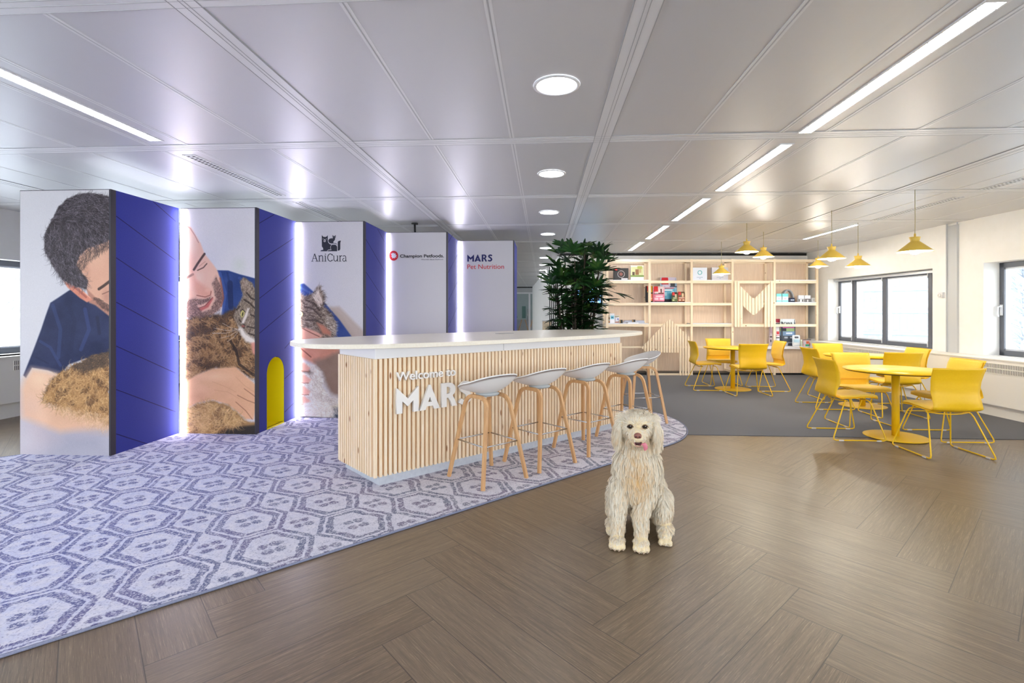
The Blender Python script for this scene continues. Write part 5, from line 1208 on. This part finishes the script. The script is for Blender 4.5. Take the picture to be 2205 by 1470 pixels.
c0 = ab.location; e0 = c0-Fw*.068; uu = R_
text('lettering', 'ACANA', M_ink2, lambda u, v, w: e0+uu*(u-.17)+Vector((0,0,1))*(v+.455)-Fw*w, ab, depth=.003, bold=.02, fit=(.24, .07))
pack('pet_food_bag', 'white pet food bag with a red dog figure, left of the one reading ACANA', 'bag', q5(905), q5(985), q5y(850), q5y(1180), .10, .08, (234,232,236), [(.2,.62,.8,.78,(200,40,50)), (.1,.54,.9,.58,(214,120,140)), (.0,.42,1,.47,(40,38,44))], z_on=zd, group='pet food bags on the desk board')
pack('pet_food_bag', 'black and red pet food bag top leaning behind the white one with the red dog', 'bag', q5(906), q5(994), q5y(710), q5y(1180), .25, .07, (232,226,228), [(0,.86,1,1,(170,30,60)), (0,.78,1,.84,(40,34,36))], z_on=zd, group='pet food bags on the desk board')
pack('pet_food_bag', 'narrow pink and white pet food bag behind the slatted arrow panel', 'bag', q5(798), q5(852), q5y(745), q5y(1180), .18, .08, (230,216,226), [(0,.85,1,.95,(206,80,110)), (0,.34,1,.38,(36,34,38)), (.2,.15,.5,.25,(60,50,56)), (.2,.5,.8,.75,(214,180,200))], z_on=zd, group='pet food bags on the desk board')
pack('treat_pouch', 'small white and blue pouch in front of the large bag reading ACANA', 'bag', q5(1202), q5(1340), q5y(985), q5y(1180), .03, .05, (222,226,232), [(0,.35,1,.62,(180,212,226)), (.25,.72,.75,.88,(70,70,78)), (.1,.1,.9,.3,(232,234,236))], z_on=zd)
pack('treat_pouch', 'small pale green pouch between the blue-white and multicoloured ones', 'bag', q5(1342), q5(1380), q5y(1065), q5y(1180), .05, .04, (214,222,200), [(.2,.5,.8,.8,(190,200,170))], z_on=zd)
pack('treat_box', 'small multicoloured box with green and orange patches on the desk board', 'box', q5(1384), q5(1520), q5y(1062), q5y(1180), .04, .05, (226,190,190), [(0,.9,1,1,(60,56,60)), (.4,.4,.75,.75,(228,110,70)), (.3,0,.8,.28,(60,170,130)), (.05,.3,.35,.7,(210,206,216)), (.8,.1,1,.5,(210,90,90))], False, z_on=zd)
pack('wire_basket', 'grey wire basket at the right end of the desk board', 'basket', q5(1525), q5(1608), q5y(1055), q5y(1180), .10, .16, (206,206,208), [(.15,.2,.3,.8,(150,150,154)), (.45,.2,.6,.8,(150,150,154)), (.75,.2,.9,.8,(150,150,154))], False, z_on=zd)

# ================================================================== WALL SCREEN
D_ = 11.56
tv = thing('wall_screen', 'flat screen on the back wall behind the palm, showing a blue and teal picture', 'screen', at(1267, 637, D=D_))
def fb_(px0, px1, py0, py1, d, t0, name, m, par, bev=0):
    a = at(px0, py1, D=d); mb = MB(); w = (px1-px0)*d/F; h = (py1-py0)*d/F
    M = Matrix(((R_.x, Fw.x, 0, a.x), (R_.y, Fw.y, 0, a.y), (0,0,1,a.z), (0,0,0,1))); mb.box(0, w, 0, t0, 0, h, M); return mb.build(name, m, par)
fb_(1236, 1296.5, 614, 661.5, 11.55, .05, 'screen_frame', M_black, tv)
m = mat('screen_image', (60,100,200), .3, emit=(80,120,225), es=.9); t = NT(m); P = t.pos(); n_ = t.noise(t.mapping(P, (3,3,2)), 1.6, 2, .5, 1.5); col = t.ramp(n_, [(.36, (96,140,226)), (.5, (120,160,235)), (.56, (60,200,205)), (.62, (235,245,252))]); t.l(col, t.b.inputs['Emission Color']); t.base(col)
fb_(1239, 1293.5, 617, 658.5, 11.545, .003, 'screen_glass', m, tv)

# dark steel rack and wooden cabinet in the corridor mouth
rk = thing('steel_rack', 'tall dark steel rack with upright bars at the wall corner behind the palm', 'rack', at(1198, 760, D=12.4)*1.0); rk.location.z = 0.001
for k, p in enumerate((1184, 1188, 1192, 1196, 1200)):
    q = at(p, 700, D=12.2); MB().box(q.x-.012, q.x+.012, q.y-.012, q.y+.012, 0.001, 2.45-.05*k).build('upright', M_black, rk)
q0, q1 = at(1184, 700, D=12.2), at(1200, 700, D=12.2); MB().box(q0.x, q1.x, q0.y-.01, q1.y+.01, 1.9, 1.94).box(q0.x, q1.x, q0.y-.01, q1.y+.01, .3, .34).build('crossbar', M_black, rk)
q0 = at(1168, 700, D=13.5)
cb = thing('side_cabinet', 'low pale wooden cabinet behind the palm in the corridor', 'cabinet', (q0.x+.12, q0.y+.2, 0.001))
MB().box(q0.x, q0.x+.24, q0.y, q0.y+.4, .001, 1.12).build('cabinet_body', M_pine, cb); MB().box(q0.x-.01, q0.x+.25, q0.y-.01, q0.y+.41, 1.121, 1.15).build('cabinet_top', M_white, cb)
for p in (1126, 1150):
    e = at(p, 705, Y=27.3); es_ = thing('wooden_easel', 'slim wooden easel legs behind the far glass partition', 'easel', (e.x, 28.0, .001), 0, 'far easels'); es_.location = (e.x, 28.0, .001)
    MB().tube([(e.x-.35, 28.0, .001), (e.x-.05, 28.05, 1.1)], .03, 6).tube([(e.x+.35, 28.0, .001), (e.x+.05, 28.05, 1.1)], .03, 6).build('easel_leg', M_oak, es_)
e = at(1128, 671, Y=27.69); tag(recentre(MB().box(e.x-.1, e.x+.1, 27.70, 27.712, e.z-.35, e.z+.3).box(e.x-.55, e.x-.35, 27.70, 27.712, e.z-.32, e.z-.26).build('glass_sticker', cm((84,120,116)))), 'small dark green sticker on the far glass partition', 'sticker')

# ================================================================== TALL PALM
pc = Vector((.45, 7.50, .0135)); pa_ = thing('potted_palm', 'tall dark green lady palm rising behind the bar counter', 'potted plant', pc)
MB().lathe([(0,0),(.20,0),(.24,.42),(.245,.45),(.225,.45),(.22,.40),(0,.40)], 32, Matrix.Translation(pc), caps=False).build('pot', mat('white_pot', (216,214,212), .5), pa_)
rp = random.Random(11); M_stem = noisy('palm_stem', (62,46,34), (44,40,26), .8, 60)
def leafmat():
    m = mat('palm_leaf', (26,58,22), .42, spec=.4); t = NT(m); n = t.noise(t.pos(), 5, 2); t.base(t.ramp(n, [(.35, (18,42,20)), (.58, (32,72,28)), (.75, (84,112,44))])); return m
fol = MB(); stm = MB()
stems = []
for k in range(26):
    a = rp.uniform(0, 2*PI); rr = rp.uniform(.03, .17); h = rp.uniform(1.35, 2.22); b = pc+Vector((math.cos(a)*rr, math.sin(a)*rr, .40)); tpx = pc+Vector((math.cos(a)*rr*2.0+rp.uniform(-.08,.08), math.sin(a)*rr*1.6, h)); stems.append((b, tpx)); stm.tube([b, b.lerp(tpx, .5)+Vector((0,0,0)), tpx], [.013,.012,.008], 7)
def fan(base, az, el, pet, n, ln):
    d = Vector((math.cos(az)*math.cos(el), math.sin(az)*math.cos(el), math.sin(el))); hub = base+d*pet+Vector((0,0,-.05*pet))
    stm.tube([base, base.lerp(hub, .5)+Vector((0,0,.03)), hub], .0035, 5)
    side = d.cross(Vector((0,0,1))).normalized(); up = side.cross(d)
    for i in range(n):
        q = (i-(n-1)/2)/((n-1)/2)*1.15; dr = (d*math.cos(q)+side*math.sin(q)+up*rp.uniform(-.12,.22)).normalized(); l = ln*(1-.25*abs(q))*rp.uniform(.85,1.1); w = rp.uniform(.017,.028); nn = dr.cross(up).normalized()
        prev = None; S = 5; droop = rp.uniform(.10,.32); o = len(fol.v)
        for j in range(S+1):
            f = j/S; p = hub+dr*l*f+Vector((0,0,-droop*l*f*f)); ww = w*(math.sin(PI*min(1, .12+f*.80))**.6 if f < .96 else .28)
            fol.v += [tuple(p-nn*ww), tuple(p-up*ww*.35), tuple(p+nn*ww)]
        for j in range(S):
            a = o+3*j; fol.f += [(a, a+1, a+4, a+3), (a+1, a+2, a+5, a+4)]; fol.sm += [True, True]
for b, tp in stems:
    L_ = (tp-b).length
    nf = 10
    for i in range(nf):
        f = .46+.54*(i/(nf-1))**.85; p = b.lerp(tp, f); az = rp.uniform(0, 2*PI); el = rp.uniform(-.15,.45)+ (.75 if i >= nf-2 else 0)
        wid = 1 if p.z > 1.5 else .55
        lean = .12 if p.z > 1.3 else .0
        fan(p, az, el, rp.uniform(.08,.26)*wid, rp.randint(6,8), rp.uniform(.23,.34)*(1 if p.z > 1.5 else .72))
fol.v = [(x, y, min(z, CE-.06)) for x, y, z in fol.v]
stm.build('stems', M_stem, pa_); fol.build('foliage', leafmat(), pa_)
from mathutils.kdtree import KDTree
# ================================================================== DOG (sitting, cream long curly coat)
DO = Vector((.505, 3.035, 0)); r_u = Vector((.985, -.171, 0)).normalized(); f_w = Vector((.171, .985, 0)).normalized()
MD = Matrix(((r_u.x, f_w.x, 0, DO.x), (r_u.y, f_w.y, 0, DO.y), (0,0,1,0), (0,0,0,1)))
dog = thing('dog', 'cream long-haired dog sitting upright on the floor, facing the camera with its tongue out', 'dog', DO, math.atan2(r_u.y, r_u.x))
hc = .044     # head and chest are slightly right of the paws
P_ = [  # centre, radii
 ((hc,.10,.40),(.118,.125,.17)), ((hc,.075,.475),(.125,.105,.10)), ((hc-.06,.08,.45),(.075,.09,.12)), ((hc+.06,.08,.45),(.075,.09,.12)),
 ((hc,.075,.565),(.088,.085,.10)), ((hc,.055,.700),(.088,.105,.082)), ((hc,.03,.740),(.078,.085,.050)),
 ((hc,-.035,.672),(.056,.065,.042)), ((hc,-.075,.666),(.042,.048,.032)), ((hc+.002,-.045,.622),(.036,.055,.020)), ((hc,.01,.63),(.06,.06,.045)),
 ((hc+.02,.24,.34),(.125,.18,.17)), ((hc+.03,.36,.22),(.15,.15,.17)), ((hc+.03,.45,.13),(.13,.10,.11)),
 ((.195,.27,.155),(.062,.145,.125)), ((-.085,.29,.15),(.06,.14,.12)), ((.21,.17,.06),(.048,.085,.045)), ((-.10,.19,.055),(.045,.085,.04)),
 ((.205,.115,.032),(.042,.055,.030)), ((-.105,.13,.032),(.040,.055,.030)),
]
bmx = MB()
for c_, r in P_: bmx.ell(c_, r, 20, 14)
def cone(a, b, ra, rb, n=9):
    for i in range(n+1): f = i/n; q = Vector(a).lerp(Vector(b), f); r = ra+(rb-ra)*f; bmx.ell(q, (r, r, r), 14, 10)
for sx, x0, x1 in ((-1, -.048, -.070), (1, .112, .066)):
    cone((x0, .07, .36), (x1, .035, .20), .060, .046); cone((x1, .035, .20), (x1, .022, .055), .045, .036)
    bmx.ell((x1, -.012, .034), (.048, .068, .034), 18, 12)
    for t_, yy2 in ((-.034,-.052), (-.012,-.066), (.012,-.066), (.034,-.052)): bmx.ell((x1+t_, yy2, .021), (.0155, .026, .021), 12, 8)
for t_ in (-.027, 0, .027): bmx.ell((.205+t_, .060, .019), (.015, .024, .019), 10, 8)
# drop ears
for sx in (-1, 1):
    for i in range(8):
        f = i/7; bmx.ell((hc+sx*(.084+.026*math.sin(f*2.2)), .045+.01*f, .738-.132*f), (.026+.004*f, .040+.012*math.sin(f*3), .030), 12, 8)
# tail along the floor
cone((hc+.05,.50,.08), (hc+.22,.56,.03), .035, .022, 7)
tmp = bpy.data.meshes.new('t'); tmp.from_pydata(bmx.v, [], bmx.f); to = bpy.data.objects.new('t', tmp); C.objects.link(to)
rm = to.modifiers.new('r', 'REMESH'); rm.mode = 'VOXEL'; rm.voxel_size = .0055; sm = to.modifiers.new('s', 'SMOOTH'); sm.iterations = 5; sm.factor = .5
dg = bpy.context.evaluated_depsgraph_get(); dg.update(); me = bpy.data.meshes.new_from_object(to.evaluated_get(dg)); bpy.data.objects.remove(to)
M_skin = noisy('cream_undercoat', (240,218,172), (246,228,190), .9, 60)
me.materials.clear(); me.materials.append(M_skin); me.polygons.foreach_set('use_smooth', [True]*len(me.polygons)); me.name = 'body'
body = bpy.data.objects.new('body', me); C.objects.link(body); body.parent = dog
# --- fur as fine tapering strands in clumps
nV = len(me.vertices); V = np.empty(nV*3); me.vertices.foreach_get('co', V); V = V.reshape(-1,3); Nn = np.empty(nV*3); me.vertices.foreach_get('normal', Nn); Nn = Nn.reshape(-1,3)
me.calc_loop_triangles(); T = np.empty(len(me.loop_triangles)*3, int); me.loop_triangles.foreach_get('vertices', T); T = T.reshape(-1,3)
A_t = np.linalg.norm(np.cross(V[T[:,1]]-V[T[:,0]], V[T[:,2]]-V[T[:,0]]), axis=1)/2
rs = np.random.RandomState(5)
EY = [Vector((hc-.041, -.043, .716)), Vector((hc+.043, -.043, .719))]; NO = Vector((hc+.002, -.122, .683)); MO = Vector((hc+.004, -.094, .634))
def fur(name, count, m, L0, wid, seed, clump=True):
    r = np.random.RandomState(seed)
    ct = V[T].mean(1); wgt = A_t.copy()
    wgt[ct[:,1] > .42] *= .35
    wgt /= wgt.sum(); ti = r.choice(len(T), count, p=wgt); b = r.rand(count, 2); fl = b.sum(1) > 1; b[fl] = 1-b[fl]
    p = V[T[ti,0]]*(1-b.sum(1))[:,None]+V[T[ti,1]]*b[:,:1]+V[T[ti,2]]*b[:,1:]; n = Nn[T[ti]].mean(1); n /= np.linalg.norm(n, axis=1)[:,None]+1e-9
    x, y, z = p[:,0]-hc, p[:,1], p[:,2]
    head = np.clip((z-.575)/.05, 0, 1); muz = np.clip((-.0-y)/.05, 0, 1)*head; ear = head*np.clip((abs(x)-.082)/.015, 0, 1); paw = np.clip((.070-z)/.028, 0, 1)*(1-head)
    down = np.array([0,0,-1.])
    # comb direction
    comb = np.tile(down, (count,1)); comb[:,1] -= .10
    hd = np.stack([x*3.5, (y+.02)*.8, (z-.695)*3.2], 1); hd /= np.linalg.norm(hd, axis=1)[:,None]+1e-6          # radiates from the middle of the face
    hd[:,2] = np.where(z > .735, np.maximum(hd[:,2], .35), hd[:,2]-.45)
    comb = comb*(1-head[:,None])+hd*head[:,None]; comb = comb*(1-ear[:,None])+down*ear[:,None]
    crown = np.clip((z-.755)/.02, 0, 1); comb = comb*(1-crown[:,None])+np.stack([x*5, np.full(count,-.25), np.full(count, .45)],1)*crown[:,None]
    comb = comb*(1-paw[:,None])+np.array([0,-.9,-.35])*paw[:,None]
    comb += r.randn(count,3)*.12
    comb /= np.linalg.norm(comb, axis=1)[:,None]
    # locks: neighbouring strands share a swirl
    def vn(k, ph): return np.sin(p[:,0]*k+ph*1.7+2*np.sin(p[:,2]*k*.6+ph))*np.cos(p[:,2]*k*.8+ph*2.3+1.5*np.sin(p[:,0]*k*.7))
    sw = np.stack([vn(60,1.), vn(50,4.)*.5, vn(55,2.2)*.4], 1)
    tang = comb-n*(comb*n).sum(1)[:,None]*.9; tang /= np.linalg.norm(tang, axis=1)[:,None]+1e-9
    ln = L0*(1-.28*head)*(1-.52*muz)*(1-.82*paw)*(1+.25*ear)*(.65+.6*r.rand(count)); legs = np.clip((.26-z)/.06, 0, 1)*(1-paw); ln *= 1-.22*legs-.30*np.clip((.13-z)/.06, 0, 1)*(1-paw)
    keep = np.ones(count, bool)
    for c_, rad in [(EY[0], .0145), (EY[1], .0145), (NO, .0205), (MO, .0245)]:
        dd = np.linalg.norm(p-np.array(c_), axis=1); keep &= dd > rad; ln *= np.clip((dd-rad)/.022+.34, .34, 1)
    keep &= z > .006
    p, n, tang, ln, sw, head, muz, legs = p[keep], n[keep], tang[keep], ln[keep], sw[keep], head[keep], muz[keep], legs[keep]; count = len(p)
    S = 5; pts = np.zeros((S+1, count, 3)); pts[0] = p-n*.002; curl = .55*(1-.5*head)
    lift = (.62-.2*muz)[:,None]
    for s in range(1, S+1):
        f = s/S; d = tang+n*lift*(1-f)**1.0+sw*(curl*np.sin(f*PI*1.6+vn_phase(p)))[:,None]*.9; d[:,2] -= .25*f
        d /= np.linalg.norm(d, axis=1)[:,None]; pts[s] = pts[s-1]+d*(ln/S)[:,None]
    # strands gather into wavy locks
    K = count//9; gi = r.choice(count, K, replace=False); kd = KDTree(K)
    for i_, g_ in enumerate(gi): kd.insert(Vector(p[g_]+n[g_]*.01), i_)
    kd.balance(); q_ = p+n*.01+r.randn(count,3)*.0015; near = np.array([kd.find(Vector(v_))[1] for v_ in q_])
    for s in range(1, S+1):
        f = (s/S)**1.1*(.40+.35*(1-head)); pts[s] = pts[s]*(1-f)[:,None]+pts[s][gi][near]*f[:,None]
    lock = r.rand(K)[near]
    pts[:,:,2] = np.maximum(pts[:,:,2], .003)
    # ribbon facing outwards
    side = np.cross(tang, n); side /= np.linalg.norm(side, axis=1)[:,None]+1e-9; side = side+n*(r.randn(count)*.5)[:,None]; side /= np.linalg.norm(side, axis=1)[:,None]
    w = wid*(.7+.6*r.rand(count))
    prof = [1,1.05,1,.85,.6,.12]
    vs = np.zeros((count, 2*(S+1), 3))
    for s in range(S+1): vs[:,2*s] = pts[s]-side*(w*prof[s])[:,None]; vs[:,2*s+1] = pts[s]+side*(w*prof[s])[:,None]
    base = (np.arange(count)*2*(S+1))[:,None]; q = np.array([[2*s, 2*s+1, 2*s+3, 2*s+2] for s in range(S)]).reshape(-1)
    fc = (base+q[None,:]).reshape(-1)
    me2 = bpy.data.meshes.new(name); me2.vertices.add(count*2*(S+1)); me2.vertices.foreach_set('co', vs.ravel()); me2.loops.add(len(fc)); me2.loops.foreach_set('vertex_index', fc)
    nf = len(fc)//4; me2.polygons.add(nf); me2.polygons.foreach_set('loop_start', np.arange(0, len(fc), 4)); me2.polygons.foreach_set('loop_total', np.full(nf, 4)); me2.polygons.foreach_set('use_smooth', [True]*nf); me2.update(calc_edges=True)
    # coat colour: creamy chest and face, paler flanks and outer legs
    x = p[:,0]-hc; z = p[:,2]
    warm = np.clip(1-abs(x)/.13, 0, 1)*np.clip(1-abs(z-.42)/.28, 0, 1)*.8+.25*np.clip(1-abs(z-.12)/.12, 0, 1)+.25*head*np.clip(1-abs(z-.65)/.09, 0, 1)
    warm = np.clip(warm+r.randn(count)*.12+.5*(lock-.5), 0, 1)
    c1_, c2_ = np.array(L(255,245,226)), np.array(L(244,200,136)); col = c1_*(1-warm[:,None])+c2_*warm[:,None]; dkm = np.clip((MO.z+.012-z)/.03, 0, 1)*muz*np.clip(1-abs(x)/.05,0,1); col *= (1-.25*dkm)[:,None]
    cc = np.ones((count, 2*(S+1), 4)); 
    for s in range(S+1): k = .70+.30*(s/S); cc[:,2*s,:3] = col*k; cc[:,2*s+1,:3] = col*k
    a_ = me2.color_attributes.new('coat', 'FLOAT_COLOR', 'POINT'); a_.data.foreach_set('color', cc.ravel())
    me2.materials.append(m); o = bpy.data.objects.new(name, me2); C.objects.link(o); o.parent = dog; return o
def vn_phase(p): return 3*np.sin(p[:,0]*38+p[:,2]*22)+2*np.sin(p[:,2]*45-p[:,1]*30)
m = mat('cream_fur', (240,228,196), .6, spec=.25); t = NT(m); a = t.n('ShaderNodeVertexColor', layer_name='coat'); t.base(a.outputs[0]); m.node_tree.nodes['Principled BSDF'].inputs['Subsurface Weight'].default_value = 0
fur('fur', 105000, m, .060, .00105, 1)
M_eye = mat('dark_eye', (24,16,12), .08); M_nose = mat('liver_nose', (140,86,74), .35); M_mouth = mat('dark_mouth', (64,26,30), .5); M_tng = mat('pink_tongue', (212,120,136), .35)
for e in EY:
    eb = MB().ell(e+Vector((0,.002,0)), (.0135,.012,.0115), 18, 12).build('eye', M_eye, dog, local=True)
    MB().ell(e+Vector((.003,-.0105,.004)), (.0018,.001,.0018), 8, 6).build('eye_highlight', M_white, eb, local=True)
    MB().tube([e+Vector((-.017,-.004,-.004)), e+Vector((-.010,-.011,.008)), e+Vector((.002,-.013,.0115)), e+Vector((.012,-.009,.007)), e+Vector((.018,-.003,-.003))], .0028, 6).tube([e+Vector((-.015,-.005,-.006)), e+Vector((0,-.011,-.012)), e+Vector((.015,-.005,-.006))], .0022, 6).build('eyelid', mat('eyelid_brown', (96,66,48), .6) if 'eyelid_brown' not in bpy.data.materials else bpy.data.materials['eyelid_brown'], eb, local=True)
nb = MB().ell(NO, (.0215,.016,.0165), 20, 14).ell(NO+Vector((-.011,-.004,-.004)), (.010,.012,.010)).ell(NO+Vector((.011,-.004,-.004)), (.010,.012,.010)).build('nose', M_nose, dog, local=True)
for s_ in (-1, 1): MB().ell(NO+Vector((s_*.010,-.0145,-.004)), (.0052,.003,.0042), 12, 8).build('nostril', M_mouth, nb, local=True)
mo = MB().ell(MO+Vector((0,.006,.0)), (.024,.014,.016), 18, 12).build('mouth', M_mouth, dog, local=True)
MB().tube([MO+Vector((-.022,-.006,.004)), MO+Vector((-.015,-.013,-.012)), MO+Vector((0,-.016,-.017)), MO+Vector((.014,-.013,-.013)), MO+Vector((.021,-.006,.002))], .0026, 8).build('lower_lip', mat('lip_pink', (196,140,132), .4), mo, local=True)
tg = MB(); tp_ = [MO+Vector((.012,-.008,-.004)), MO+Vector((.026,-.016,.004)), MO+Vector((.037,-.018,-.006)), MO+Vector((.042,-.018,-.022)), MO+Vector((.040,-.016,-.036))]
def tongue(u, v):
    x = v*(len(tp_)-1); i = min(int(x), len(tp_)-2); f = x-i; p = tp_[i].lerp(tp_[i+1], f); w = .0125*(1-.0*v)*math.sqrt(max(0, 1-max(0,(v-.75)/.26)**2)); a = (u-.5)*2; return p+Vector((a*w*.9, -.004*(1-a*a)+.003, a*w*.35))
tg.grid(tongue, 8, 14); tg.grid(lambda u, v: tongue(u, v)+Vector((0,.0045,0)), 8, 14); tg.build('tongue', M_tng, dog, local=True)
for x1 in (-.070, .066):
    for t_, yy2 in ((-.034,-.079), (-.012,-.093), (.012,-.093), (.034,-.079)): MB().ell((x1+t_, yy2, .013), (.0045,.008,.0045), 8, 6).build('claw', cm((196,170,150)), dog, local=True)
